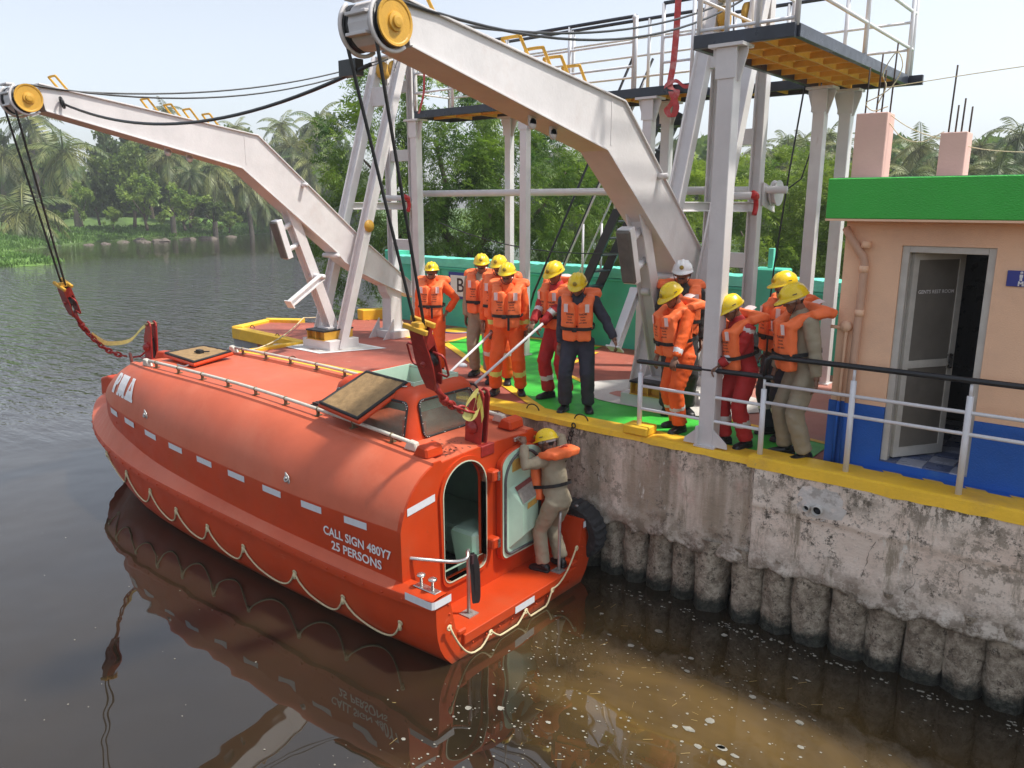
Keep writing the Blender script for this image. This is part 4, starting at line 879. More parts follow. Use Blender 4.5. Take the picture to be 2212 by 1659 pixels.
# wires
def wire(pts, r, label, name='wire_rope', mt=None, n=6):
    o = MB(); o.tube(pts, r, n); return tag(o.build(name, mt or M_wire), label, 'wire rope')
for s0, lab in ((-4.96,'far'), (1.60,'near')):
    for sx, nm, dp in ((-.165,'left',.26), (.165,'right',.36)):
        a = Vector((s0+sx,-3.05,3.90)); c = Vector((s0+sx*.8,2.86,4.97)); wire([Vector((s0+sx,-3.12,3.90))]+sag(a, c, dp, 18), .013, 'dark wire running from the %s arm tip %s sheave to its frame top' % (lab, nm))
pts = [Vector((-4.79,-2.72,3.72)), Vector((-4.6,-2.7,3.66))]+sag((-4.55,-2.70,3.65),(1.45,-3.05,3.50),.30,24); wire(pts, .016, 'dark wire sagging between the two davit arm heads', n=8)
m = MB(); m.torus((-4.74,-2.74,3.72), .065, .014, (.2,1,.3), 14, 6); tag(m.build('shackle', M_wire), 'dark shackle on the far arm beside its yellow sheave', 'shackle')
m = MB()
m.box((1.1,-3.07,3.44),(1.3,-2.99,3.56)); tag(m.build('rope_clamp', M_wire), 'dark wire rope clamp below the near davit head', 'clamp')
wire(sag((-4.65,2.95,5.0),(-1.0,-3.0,3.4),.1,4)[:1]+sag((-4.65,2.9,4.9),(-4.4,2.6,4.7),0,2), .01, 'short wire end at the far frame top')
wire(sag((-4.2,3.4,2.15),(1.5,3.36,2.05),.40,20), .010, 'thin dark cable drooping between frames above the turquoise wall')
wire([(1.2,3.7,5.6),(1.25,3.75,4.6),(1.2,3.7,3.0),(1.28,3.55,2.5)], .010, 'dark wire dropping behind the leaning near frame')
wire([(2.45,3.3,4.0),(2.3,3.38,2.9),(2.18,3.4,1.6),(2.1,3.45,.4)], .012, 'long dark wire falling right of the near frame')
wire([(2.62,3.4,4.0),(2.55,3.45,3.2),(2.42,3.5,2.8),(2.2,3.45,2.62)], .010, 'dark wire curving onto the near winch drum')

# ---------------------------------------------------------------- raised walkway
WK = thing('raised_walkway', 'raised steel walkway with yellow grating, black beams and railings', 'walkway', (0,3.3,4))
ZT, ZB = 4.05, 3.93
def deckbay(x0, x1, y0, y1, nx, ny, cell=.05):
    for a, b_, c, d_ in ((x0,y0,x1,y0),(x0,y1,x1,y1)):
        m = MB(); m.box((a-.0,b_-.03,ZB),(c,b_+.03,ZT)); m.build('edge_beam', M_navy, WK, .004)
    for x in (x0, x1): m = MB(); m.box((x-.03,y0+.031,ZB+.003),(x+.03,y1-.031,ZT-.003)); m.build('edge_beam', M_navy, WK, .004)
    for i in range(1, nx): x = lerp(x0, x1, i/nx); m = MB(); m.box((x-.012,y0+.04,ZB+.01),(x+.012,y1-.04,ZB+.075)); m.build('joist', M_yel, WK)
    for j in range(1, ny): y = lerp(y0, y1, j/ny); m = MB(); m.box((x0+.04,y-.012,ZB+.012),(x1-.04,y+.012,ZB+.072)); m.build('joist', M_yel, WK)
    for i in range(nx):
        xa, xb = lerp(x0, x1, i/nx)+.015, lerp(x0, x1, (i+1)/nx)-.015; m = MB(); n = int((y1-y0-.08)/.028)
        for k in range(n): y = y0+.05+k*.028; m.box((xa,y,ZB+.078),(xb,y+.014,ZB+.108))
        o = m.build('grating', M_yel, WK); o['kind'] = 'stuff'
deckbay(-4.2,1.07,2.88,3.75,9,2); deckbay(1.14,2.40,3.48,3.98,3,1); deckbay(2.48,3.46,.16,4.02,3,9)
m = MB(); m.box((2.2,4.051,ZB+.002),(3.64,4.11,ZT)); m.build('edge_beam', M_navy, WK, .004)
for x, y, zb, w in ((-4.27,2.95,0,.15),(-2.70,3.65,0,.12),(-1.80,2.95,0,.13),(.42,2.95,0,.14),(.38,3.55,0,.14),(2.62,3.45,0,.15),(2.80,3.92,0,.15),(2.87,.13,.02,.165)):
    m = MB(); m.box((x-w/2,y-w/2,zb),(x+w/2,y+w/2,3.87)); po = m.build('support_post', M_white, WK, .006)
    m = MB(); m.box((x-.17,y-.13,3.895),(x+.17,y+.13,3.925)); m.build('cap_plate', M_white, po)
    for dx, dy in ((1,0),(-1,0)):
        m = MB(); m.prism([(x+dx*w/2,3.60),(x+dx*(w/2+.02),3.60),(x+dx*.17,3.85),(x+dx*.17,3.893),(x+dx*w/2,3.893)], 1, y-.012, y+.012); m.build('cap_gusset', M_white, po)
    m = MB(); m.box((x-w/2-.02,y-w/2-.012,3.62),(x+w/2+.02,y-w/2-.001,3.893)); m.build('cap_gusset', M_white, po)
    m = MB(); m.box((x-w/2-.03,y-w/2-.03,zb),(x+w/2+.03,y+w/2+.03,zb+.02)); m.build('base_plate', M_white, po)
    if zb:
        for dx, dy, a in ((1,0,0),(-1,0,0),(0,-1,1)):
            m = MB()
            if a == 0: m.prism([(x+dx*(w/2),.04),(x+dx*(w/2+.16),.04),(x+dx*(w/2+.15),.09),(x+dx*(w/2),.22)], 1, y-w/2-.0, y-w/2+.016)
            else: m.box((x-w/2-.01,y-w/2-.05,.03),(x-w/2+.006,y-w/2-.001,.24))
            m.build('base_gusset', M_white, po)
def railing(p, q, posts, z0, hs, topm=None, toph=1.05, r=.02):
    p, q = Vector(p), Vector(q)
    for f in posts: c = p.lerp(q, f); m = MB(); m.cyl((c.x,c.y,z0-.02),(c.x,c.y,z0+toph),.026,10); m.build('railing_post', M_rail, WK)
    for h in hs: m = MB(); m.cyl((p.x,p.y,z0+h),(q.x,q.y,z0+h),r*.85,8); m.build('rail', M_rail, WK)
    if toph: m = MB(); m.cyl((p.x,p.y,z0+toph),(q.x,q.y,z0+toph),r*1.25,8); m.build('top_rail', topm or M_navy, WK)
railing((-4.2,3.75,0),(1.07,3.75,0),(0,.26,.52,.78,1),ZT,(.30,.60,.85),None,1.10)
railing((-4.2,2.88,0),(-3.3,2.88,0),(0,1),ZT,(.30,.62),M_rail,.95)
railing((-3.3,2.88,0),(.20,2.88,0),(.34,.68,1),ZT,(.30,.62),None,.95)
railing((.62,2.88,0),(1.07,2.88,0),(0,1),ZT,(.30,.62),None,1.05)
railing((1.07,2.88,0),(1.07,3.75,0),(1,),ZT,(.30,.62),None,1.05)
railing((-4.2,2.88,0),(-4.2,3.75,0),(0,1),ZT,(.30,.62),M_rail,.95)
railing((1.14,3.98,0),(3.46,4.02,0),(0,.33,.66,1),ZT,(.30,.62),None,1.05)
railing((3.45,.20,0),(3.45,4.20,0),(0,.51,1),ZT,(.33,.75),M_rail,1.15,.024)
railing((2.50,.20,0),(3.45,.20,0),(0,.3,.62),ZT,(.05,.62),M_rail,1.15,.02)
railing((2.50,.20,0),(2.50,2.6,0),(.5,1),ZT,(.33,.75),M_rail,1.15,.02)
# small lower landing and stair
m = MB(); m.box((.1,3.62,3.60),(.62,3.98,3.68)); m.build('landing', M_navy, WK, .004)
ST = thing('stair', 'steep black steel stair up to the raised walkway', 'stair', (-1.8,4.05,0))
for y in (3.80,4.32): m = MB(); m.sect((-1.78,y,0),(.16,y,3.86),[(-.02,-.075),(.02,-.075),(.02,.075),(-.02,.075)]); m.build('stringer', M_black, ST)
for i in range(1, 14): z = i*.275; x = -1.78+1.94*z/3.86; m = MB(); m.box((x-.09,3.822,z-.012),(x+.09,4.298,z+.012)); m.build('tread', M_navy, ST)
for y in (3.78,4.34):
    m = MB(); m.tube([(-2.38,y,.55),(-2.25,y,.95),(-.35,y,4.70)], .02, 8); m.build('handrail', M_black, ST); m = MB(); m.tube([(-2.10,y,.45),(-.15,y,4.30)], .016, 8); m.build('mid_rail', M_rail, ST)
    for z in (.3,1.3,2.5): x = -1.78+1.94*z/3.86; m = MB(); m.cyl((x,y,z),(x-.18,y,z+.98),.018,8) if False else m.cyl((x-.1,y,z-.1),(x-.1,y,z+.85),.02,8); m.build('rail_post', M_rail, ST)
# red webbing strap looped over the walkway rail
m = MB()
def ribbon(m, pts, w, side, n=5, th=.004):
    c = curve(pts, n); side = Vector(side).normalized()*w/2; m.grid([[p-side for p in c], [p+side for p in c]], smooth=True)
    d = Vector((.3,-.9,.2)).normalized()*th; m.grid([[p-side+d for p in c], [p+side+d for p in c]], smooth=True, flip=True)
ribbon(m, [(.85,2.84,5.12),(.84,2.84,4.7),(.82,2.83,4.3),(.80,2.80,4.02),(.92,2.78,3.95),(.86,2.77,3.80),(.78,2.78,3.72),(.86,2.78,3.62),(.92,2.78,3.75),(.84,2.77,3.95)], .085, (1,.3,0))
ribbon(m, [(.80,2.80,4.1),(.72,2.79,4.02),(.9,2.76,4.08),(1.02,2.8,4.0),(1.12,2.84,4.02)], .05, (0,.3,1))
tag(m.build('red_strap', M_strapred), 'red webbing strap hanging knotted from the walkway rail', 'strap')
m = MB(); ribbon(m, [(-3.9,2.84,5.0),(-3.9,2.83,4.7),(-3.92,2.83,4.35),(-4.0,2.82,4.1),(-4.05,2.82,4.0)], .04, (1,.3,0)); tag(m.build('red_strap', M_strapred), 'thin red strap hanging at the far end of the walkway', 'strap')
m = MB(); m.lathe([(.02,0),(.02,.9),(.035,.92),(.02,.97)], (.18,2.86,ZT), (0,0,1), 10); m.build('gate_post', M_rail, WK)
# ---------------------------------------------------------------- enclosed lifeboat
TC = -1.40
T_rail = [(-7.40,.0),(-7.36,.14),(-7.2,.34),(-6.8,.58),(-6.2,.86),(-5.5,1.07),(-4.5,1.23),(-3.5,1.30),(-2,1.335),(0,1.335),(1.62,1.30)]
T_zg = [(-7.4,-.68),(-6.3,-.80),(-5,-.92),(-3.7,-.99),(-1.6,-1.03),(0,-1.07),(1.0,-1.07),(1.62,-1.02)]
T_zb = [(-7.4,-.56),(-6.3,-.58),(-5,-.68),(-3.7,-.83),(-1.8,-.95),(-.5,-.99),(1.0,-1.01),(1.62,-1.0)]
T_wl = [(-6.55,.0),(-6.3,.14),(-5.8,.40),(-5.2,.68),(-4.3,.97),(-3.5,1.07),(-2,1.14),(0,1.15),(1.62,1.07)]
T_zk = [(-7.4,-.72),(-7.2,-.95),(-6.9,-1.3),(-6.55,-1.72),(-6.1,-2.0),(-5,-2.2),(1.62,-2.2)]
T_wc = [(-6.80,.0),(-6.76,.12),(-6.65,.28),(-6.4,.48),(-6.1,.66),(-5.6,.86),(-5,1.02),(-4,1.14),(-3,1.20),(-1,1.23),(1.12,1.23)]
T_zc = [(-6.8,-.38),(-5,-.37),(-3.75,-.42),(-3,-.455),(-1.7,-.50),(-.3,-.525),(1.12,-.50)]
T_wr = [(-6.8,.0),(-6.74,.02),(-6.5,.08),(-6.2,.2),(-5.8,.38),(-5.3,.58),(-4.8,.72),(-4.3,.79),(-3,.80),(1.12,.79)]
T_zr = [(-6.8,-.38),(-6.76,-.34),(-6.6,-.30),(-6.3,-.13),(-5.9,.03),(-5.4,.15),(-4.8,.21),(-4.2,.225),(-2.3,.215),(-.5,.14),(1.12,.03)]
def smooth_tab(tab):
    """resample a table through a Catmull-Rom spline so plan curves have no corners"""
    c = curve([(x, y, 0) for x, y in tab], 6); return [(p.x, max(0, p.y) if tab[0][1] == 0 and tab[-1][1] > 0 else p.y) for p in c]
T_rail, T_wc, T_wr, T_zr, T_wl, T_zg, T_zb, T_zk, T_zc = map(smooth_tab, (T_rail, T_wc, T_wr, T_zr, T_wl, T_zg, T_zb, T_zk, T_zc))
LB = thing('lifeboat', 'orange enclosed lifeboat afloat beside the quay wall', 'lifeboat', (-2.5,TC,ZW))
def sec_hull(s):
    w = interp(s, T_rail); zg = interp(s, T_zg); zk = min(interp(s, T_zk), zg-.16); wl = interp(s, T_wl); w2 = max(w-.035, w*.8)
    zt = zg-.10; fw = (zt-ZW)/max(.05, zt-zk)
    p = 2.2 if fw >= .98 or w2 < .05 else max(1.25, min(9, math.log(max(.02, 1-min(.98, wl/w2)))/math.log(max(.05, fw))))
    pts = [(w, zg), (w+.006, zg-.012), (w+.008, zg-.088), (w2, zg-.098)]
    for i in range(1, 11):
        f = i/10; f = f**.8; pts.append((w2*(1-f**p), lerp(zt, zk, f)))
    return pts
def stations(a, b, n, pw=1.0): return [lerp(a, b, (i/n)**pw) for i in range(n+1)]
SH = stations(-7.40, -5.2, 16, 1.35)+stations(-5.2, 1.62, 26)[1:]
m = MB()
for sg in (-1, 1):
    rows = [[(s, TC+sg*y, z) for y, z in sec_hull(s)] for s in SH]; m.grid(rows, smooth=True, flip=(sg > 0))
hull = m.build('hull', M_hull, LB); hull.data.polygons.foreach_set('use_smooth', [True]*len(hull.data.polygons))
e_ = hull.modifiers.new('split', 'EDGE_SPLIT'); e_.split_angle = R(38)
# gunwale shelf between hull and canopy, then side decks of the cockpit
def cz_base(s): return interp(s, T_zb)
m = MB()
for sg in (-1, 1):
    rows = [[(s, TC+sg*y, z) for y, z in ((interp(s, T_rail), interp(s, T_zg)+.001), (max(0, interp(s, T_rail)-.012), interp(s, T_zg)+.010), (max(0, min(interp(s, T_wc), interp(s, T_rail)-.03)-.01) if s > -6.8 else 0, cz_base(s)))] for s in SH if s <= 1.2]
    m.grid(rows, smooth=False, flip=(sg < 0))
m.build('gunwale', M_fade, LB)
CT = 1.12
for sg in (-1, 1):
    m = MB(); rows = []
    for s in (1.05, 1.2, 1.4, 1.58, 1.62):
        zg = interp(s, T_zg); w = interp(s, T_rail); rows.append([(s, TC+sg*y, z) for y, z in ((w,zg+.001),(w-.012,zg+.010),(1.22,interp(s, T_zb)),(1.12,interp(s, T_zb)),(1.10,interp(s, T_zb)-.015),(.99,-1.50))])
    m.grid(rows, smooth=False, flip=(sg < 0)); m.build('bulwark', M_boat, LB)
m = MB(); ho = sec_hull(1.62); outer = [(TC-y, z) for y, z in ho]; far = [(TC+y, z) for y, z in ho][::-1]
poly = outer+far+[(TC+1.10,-1.005),(TC+.99,-1.5),(TC-.99,-1.5),(TC-1.10,-1.005)]
m.add([(1.62-.0*max(0,-z-1.3), y, z) for y, z in poly], [tuple(range(len(poly)))[::-1]], False); m.build('transom', M_hull, LB)
m = MB(); m.box((1.08,TC-.99,-1.56),(1.60,TC+.99,-1.50)); dk = m.build('stern_deck', M_boat, LB)
m = MB(); m.prism([(1.60,-1.505),(1.655,-1.505),(1.655,-1.60),(1.625,-1.66),(1.60,-1.66)], 1, TC-.93, TC+.93) if False else m.add([(x, y, z) for y in (TC-.93, TC+.93) for x, z in ((1.55,-1.498),(1.66,-1.498),(1.66,-1.60),(1.622,-1.63))], [(0,1,5,4),(1,2,6,5),(2,3,7,6),(3,2,1,0),(4,5,6,7)], False); m.build('stern_step', M_boat, LB, .006)
for sg in (-1, 1):
    m = MB(); m.box((1.50,TC+sg*.80-.09,-1.51),(1.625,TC+sg*.80+.09,-1.46)) if False else m.box((1.45,TC+sg*.93-.06,-1.5),(1.64,TC+sg*.93+.055,-1.44)); m.build('step_block', M_boat, LB, .015)
# canopy
def sec_can(s, off=0.0):
    wc, zc, wr, zr, zb = interp(s, T_wc), interp(s, T_zc), interp(s, T_wr), interp(s, T_zr), interp(s, T_zb)-.01
    wc = max(0, wc-off); wr = max(0, wr-off); zr -= off; pts = [(wc-.004, min(zb, zc-.02)), (wc, lerp(zb, zc, .5)), (wc+.003, zc-.015)]
    for i in range(0, 9):
        f = i/8; th = f*math.pi/2; pts.append((lerp(lerp(wc, wr, 1-math.cos(th)), lerp(wc, wr, f), .38)+.012*math.sin(math.pi*f)*(wc-wr), lerp(lerp(zc, zr, math.sin(th)), lerp(zc, zr, f), .38)))
    k = min(1, wr/.5); pts += [(wr*.985, zr+.028*k), (wr*.86, zr+.03*k), (wr*.84, zr+.002), (wr*.6, zr+.012), (wr*.3, zr+.022), (0, zr+.026)]
    return pts
SC = stations(-6.80, -4.4, 22, 1.3)+stations(-4.4, CT, 22)[1:]
m = MB()
for sg in (-1, 1):
    m.cur = 1; m.grid([[(s, TC+sg*y, z) for y, z in sec_can(s)[:4]] for s in SC], smooth=True, flip=(sg > 0)); m.cur = 0; m.grid([[(s, TC+sg*y, z) for y, z in sec_can(s)[3:]] for s in SC], smooth=True, flip=(sg > 0))  # side rows take the darker orange: the wall's shade put into its colour
can = m.build('canopy', [M_fade, M_boat], LB); e_ = can.modifiers.new('split', 'EDGE_SPLIT'); e_.split_angle = R(32)
# mint liner and fittings inside
m = MB()
for sg in (-1, 1): m.grid([[(s, TC+sg*y, z) for y, z in [(min(1.05, interp(s, T_wc)-.08),-1.5)]+sec_can(s, .06)] for s in stations(-4.6, CT-.02, 10)], smooth=True, flip=(sg < 0))
m.add([(-4.6,TC-1,-1.5),(-4.6,TC+1,-1.5),(-4.6,TC+.7,.1),(-4.6,TC-.7,.1)], [(0,1,2,3)], False); m.build('cabin_liner', M_mint, LB)
m = MB(); m.box((-4.55,TC-.9,-1.56),(1.07,TC+1.0,-1.49)); m.build('cabin_floor', mat('dark_cabin_floor', (.07,.07,.065), .7, .2, 6), LB)
for a, b_ in (((-4.5,TC-.98,-1.49),(.75,TC-.55,-1.12)), ((-4.5,TC+.25,-1.49),(.85,TC+.98,-1.12))):
    m = MB(); m.box(a, b_); m.build('bench', M_mint, LB, .03)
m = MB(); m.prism([(1.08,-1.49),(.82,-1.49),(.70,-.98),(.72,-.92),(1.06,-.92)], 1, TC-.13, TC+.22); m.build('engine_casing', M_mint, LB, .03)
for y in (TC-.22, TC-.12): m = MB(); m.box((.50,y-.035,-1.49),(.60,y+.035,.02)); m.build('cabin_pillar', mat('grey_pillar', (.14,.13,.115), .6, .25, 9), LB)
m = MB(); m.tube(curve([(.2,TC-.45,-1.08),(.5,TC-.5,-1.07),(.75,TC-.35,-1.08),(.65,TC-.15,-1.09),(.35,TC-.2,-1.07)], 5), .018, 7); m.build('hose', M_rubber, LB)
for k_, y in enumerate((TC-.52, TC-.36)):
    m = MB(); m.box((.15,y-.025,-1.0),(.155,y+.025,-.1)); m.build('seat_belt', mat('maroon_webbing', (.12,.015,.012), .8, .2, 20), LB)
# aft bulkhead with arched doorway
OY0, OY1, OZ0, OZ1 = -2.08, -1.45, -1.24, -.03
def arch(y0, y1, z0, z1, r, n=10, rb=.10):
    cyl_ = [(y0, z1-r)]; c0 = (y0+y1)/2; hw = (y1-y0)/2
    pts = [(y0, z0+rb)]+[(c0-hw*math.cos(math.pi*i/(2*n)), z1-r+r*math.sin(math.pi*i/(2*n))) for i in range(2*n+1)]+[(y1, z0+rb)]
    for i in range(1, 5): a = math.pi/2*i/4; pts.append((y1-rb+rb*math.cos(a), z0+rb-rb*math.sin(a)))
    for i in range(0, 4): a = math.pi/2*i/4; pts.append((y0+rb-rb*math.sin(a), z0+rb-rb*math.cos(a)))
    return pts
half = [(y, z) for y, z in sec_can(CT)]; half = [(1.2,-1.5)]+half
outl = [(TC-y, z) for y, z in half]+[(TC+y, z) for y, z in half[::-1][1:]]
hole = arch(OY0, OY1, OZ0, OZ1, .30)
bm = bmesh.new(); vo = [bm.verts.new((CT, y, z)) for y, z in outl]; vh = [bm.verts.new((CT, y, z)) for y, z in hole]
ed = [bm.edges.new((vo[i], vo[(i+1) % len(vo)])) for i in range(len(vo))]+[bm.edges.new((vh[i], vh[(i+1) % len(vh)])) for i in range(len(vh))]
bmesh.ops.triangle_fill(bm, edges=ed, use_beauty=True, use_dissolve=False); bmesh.ops.recalc_face_normals(bm, faces=bm.faces)
me = bpy.data.meshes.new('aft_bulkhead'); bm.to_mesh(me); bm.free(); me.materials.append(M_boat); me.transform(Matrix.Translation(-wloc(LB)))
ab = bpy.data.objects.new('aft_bulkhead', me); C.objects.link(ab); ab.parent = LB
so_ = ab.modifiers.new('thick', 'SOLIDIFY'); so_.thickness = .05; so_.offset = 0
def rim(m, pts, x0, x1, grow):
    cy = sum(p[0] for p in pts)/len(pts); cz_ = sum(p[1] for p in pts)/len(pts); n = len(pts)
    def g(p, d): v = Vector((p[0]-cy, p[1]-cz_)); return (p[0]+d*v.x/max(.2, v.length), p[1]+d*v.y/max(.2, v.length))
    A = [(x0, *g(p, grow)) for p in pts]; B_ = [(x1, *g(p, grow)) for p in pts]; C_ = [(x1, *p) for p in pts]; D_ = [(x0-.06, *p) for p in pts]
    m.grid([A+A[:1], B_+B_[:1], C_+C_[:1], D_+D_[:1]], smooth=False)
m = MB(); rim(m, hole, CT, CT+.05, .055); m.build('door_coaming', M_boat, LB)
m = MB(); rim(m, hole, CT+.052, CT+.056, .012); m.build('door_seal', mat('pale_seal', (.55,.60,.45), .6, .1, 9), LB)
m = MB(); m.add([(CT+.03, y, z) for y, z in ((OY0+.02,-1.12),(OY1-.02,-1.12))]+[(CT-.10, y, z) for y, z in ((OY1-.02,-1.19),(OY0+.02,-1.19))], [(0,1,2,3)], False); m.build('door_sill', M_mint, LB)
# door leaf folded back flat, inner side out
LY0, LY1, LZ0, LZ1 = -1.27, -.56, -1.28, -.05
dl = arch(LY0, LY1, LZ0, LZ1, .17, 10, .09)
m = MB(); n = len(dl); m.add([(CT+.03, *p) for p in dl]+[(CT+.105, *p) for p in dl], [tuple(range(n)), tuple(range(n, 2*n))[::-1]]+[(i, n+i, n+(i+1) % n, (i+1) % n) for i in range(n)], False); door = m.build('door', M_boat, LB, .008)
def inset(pts, d):
    cy = sum(p[0] for p in pts)/len(pts); cz_ = sum(p[1] for p in pts)/len(pts); hy = max(abs(p[0]-cy) for p in pts); hz = max(abs(p[1]-cz_) for p in pts)
    return [(cy+(p[0]-cy)*(1-d/hy), cz_+(p[1]-cz_)*(1-d/hz)) for p in pts]
i1 = inset(dl, .018); m = MB(); m.add([(CT+.107, *p) for p in i1]+[(CT+.112, *p) for p in i1], [tuple(range(n)), tuple(range(n, 2*n))[::-1]]+[(i, n+i, n+(i+1) % n, (i+1) % n) for i in range(n)], False); m.build('door_inner_face', M_mint, door)
gk = arch(LY0+.055, LY1-.055, LZ0+.06, LZ1-.055, .29, 10, .10); m = MB(); m.tube([(CT+.118, *p) for p in gk], .017, 6, True); m.build('door_gasket', mat('grey_gasket', (.085,.085,.088), .7, .3, 9, stain=((.22,.21,.17), 5, .55, .7)), door)
# ventilation box on the leaf
B4 = [(-1.13,-.56),(-.72,-.52),(-.72,-1.02),(-.74,-1.10),(-1.10,-1.20),(-1.13,-1.12)]
bx = [(CT+.112,-1.15,-.47),(CT+.112,-.73,-.44),(CT+.112,-.71,-1.04),(CT+.112,-1.15,-1.17),(CT+.20,-1.02,-.68),(CT+.20,-.74,-.63),(CT+.20,-.74,-.98),(CT+.20,-1.02,-1.05)]
m = MB(); m.add(bx, [(0,4,5,1),(1,5,6,2),(2,6,7,3),(3,7,4,0),(7,6,5,4)], False); m.build('vent_box', M_mint, door, .012)
def patch(name, mt, par, o, x, y, w, h, lift=.003, th=.0):
    o = Vector(o); x = Vector(x).normalized()*w/2; y = Vector(y).normalized()*h/2; z = x.cross(y).normalized()*lift; mm = MB(); mm.add([o-x-y+z, o+x-y+z, o+x+y+z, o-x+y+z], [(0,1,2,3)], False); return mm.build(name, mt, par)
sx_ = Vector((0,.28,.05)); sy_ = (Vector(bx[0])+Vector(bx[1])-Vector(bx[4])-Vector(bx[5]))/2; oc = sum((Vector(bx[i]) for i in (0,1,4,5)), Vector())/4
patch('instruction_plate', mat('grey_label', (.30,.27,.24), .5, .2, 30), door, oc-sy_*.08, sx_, sy_, .27, .17, .012); patch('instruction_plate', mat('maroon_label', (.20,.05,.045), .5, .2, 30), door, oc+sy_*.36, sx_, sy_, .27, .05, .014)
M_lab = mat('amber_label', (.58,.36,.08), .5, .15, 30)
patch('instruction_label', M_lab, door, (CT+.2,-.86,-.70), (0,.28,.05), (0,0,1), .17, .07, .004); patch('instruction_label', M_lab, door, (CT+.112,-1.0,-.235), (0,.4,.03), (0,0,1), .2, .13, .004)
for y, z in ((-1.37,-.27),(-1.37,-1.02)):
    m = MB(); m.box((CT+.01,y-.06,z-.06),(CT+.13,y+.055,z+.06)); h_ = m.build('hinge', M_boat, LB, .015); m = MB(); m.box((CT+.131,y+.01,z-.05),(CT+.139,y+.045,z+.045)); m.build('hinge_plate', M_steel, h_)
m = MB(); m.box((CT+.10,-.585,-.75),(CT+.15,-.53,-.66)); m.tube([(CT+.13,-.56,-.70),(CT+.15,-.50,-.70)], .012, 6); m.build('door_latch', M_rubber, door)
m = MB(); m.box((CT+.0,-.97,-.015),(CT+.05,-.87,.03)); m.build('door_catch', M_steel, LB, .006)
# reflective tape
for s in (.50,-.20,-.90,-1.60,-2.30,-3.0,-3.7):
    z = interp(s, T_zc); y = TC-interp(s, T_wc)-.006; m = MB(); m.grid([[(lerp(s-.17, s+.17, i/6), TC-interp(lerp(s-.17, s+.17, i/6), T_wc)-.007, interp(lerp(s-.17, s+.17, i/6), T_zc)+zz) for i in range(7)] for zz in (-.095,-.022)], smooth=False); m.build('reflective_tape', M_tape, LB)
for s in (-4.4,-5.05): m = MB(); m.grid([[(x, TC-interp(x, T_wc)-.012, interp(x, T_zc)+zz) for x in [lerp(s-.17, s+.17, i/6) for i in range(7)]] for zz in (-.10,-.022)], smooth=False); m.build('reflective_tape', M_tape, LB)
patch('reflective_tape', M_tape, LB, (CT+.026,-2.36,-.31), (0,.37,.045), (0,0,1), .37, .075, .004)
patch('reflective_tape', M_tape, LB, (1.66,-1.415,-1.565), (0,1,0), (0,0,1), .32, .075, .004)
m = MB(); c = [(1.28,TC-1.327,-1.06),(1.58,TC-1.325,-1.06),(1.622,TC-1.32,-1.06),(1.636,TC-1.29,-1.06),(1.636,TC-1.08,-1.06)]; m.grid([[(x, y, z-.03) for x, y, z in c], [(x, y, z+.045) for x, y, z in c]], smooth=False); m.build('reflective_tape', M_tape, LB)
m = MB(); c = [(1.636,TC+1.08,-1.06),(1.636,TC+1.29,-1.06),(1.6,TC+1.328,-1.06)]; m.grid([[(x, y, z-.03) for x, y, z in c], [(x, y, z+.045) for x, y, z in c]], smooth=False); m.build('reflective_tape', M_tape, LB)
# lettering on the side
def fit_text(body, w, h, o, mt, par, bold):
    vs, fs = text_mesh(body, 1.0, bold); xs = [v[0] for v in vs]; ys = [v[1] for v in vs]; sx = w/(max(xs)-min(xs)); sy = h/(max(ys)-min(ys)); cx = (max(xs)+min(xs))/2; cy = (max(ys)+min(ys))/2
    mm = MB(); mm.add([(o[0]+(x-cx)*sx, o[1], o[2]+(y-cy)*sy) for x, y, _ in vs], fs, False); ob = mm.build('lettering', mt, par); ob['kind'] = 'stuff'; return ob
fit_text('CALL SIGN 480Y7', 1.02, .098, (.50,TC-1.240,-.775), M_letter, LB, .022); fit_text('25 PERSONS', .76, .096, (.49,TC-1.240,-.912), M_letter, LB, .022)
# PMA in slab capitals on the bow: letter strokes are laid on the curved canopy
def can_pt(s, f):
    """f 0..1 from chine to roof edge on the near side"""
    P_ = sec_can(s)[3:12]; k = max(0, min(7.999, f*8)); i = int(k); a, b_ = P_[i], P_[i+1]; t_ = k-i; return Vector((s, TC-lerp(a[0], b_[0], t_)-.009, lerp(a[1], b_[1], t_)+.004))
LT = {'P': [[(0,0),(.55,0),(.55,.14),(.42,.14),(.42,.86),(.55,.86),(.55,1),(0,1),(0,.86),(.14,.86),(.14,.14),(0,.14)], [(.42,1),(.75,1),(.98,.86),(.98,.55),(.75,.40),(.42,.40),(.42,.54),(.62,.54),(.70,.62),(.70,.80),(.62,.86),(.42,.86)]],
      'M': [[(0,0),(.36,0),(.36,.12),(.25,.12),(.25,.72),(.58,.0),(.70,.0),(1.03,.72),(1.03,.12),(.92,.12),(.92,0),(1.30,0),(1.30,.12),(1.20,.12),(1.20,.88),(1.30,.88),(1.30,1),(1.0,1),(.64,.26),(.30,1),(0,1),(0,.88),(.09,.88),(.09,.12),(0,.12)]],
      'A': [[(0,0),(.42,0),(.42,.12),(.34,.12),(.39,.28),(.72,.28),(.77,.12),(.68,.12),(.68,0),(1.15,0),(1.15,.12),(1.05,.12),(.76,.88),(.76,1),(.36,1),(.36,.88),(.42,.88),(.10,.12),(0,.12)], ]}
xo = 0.0
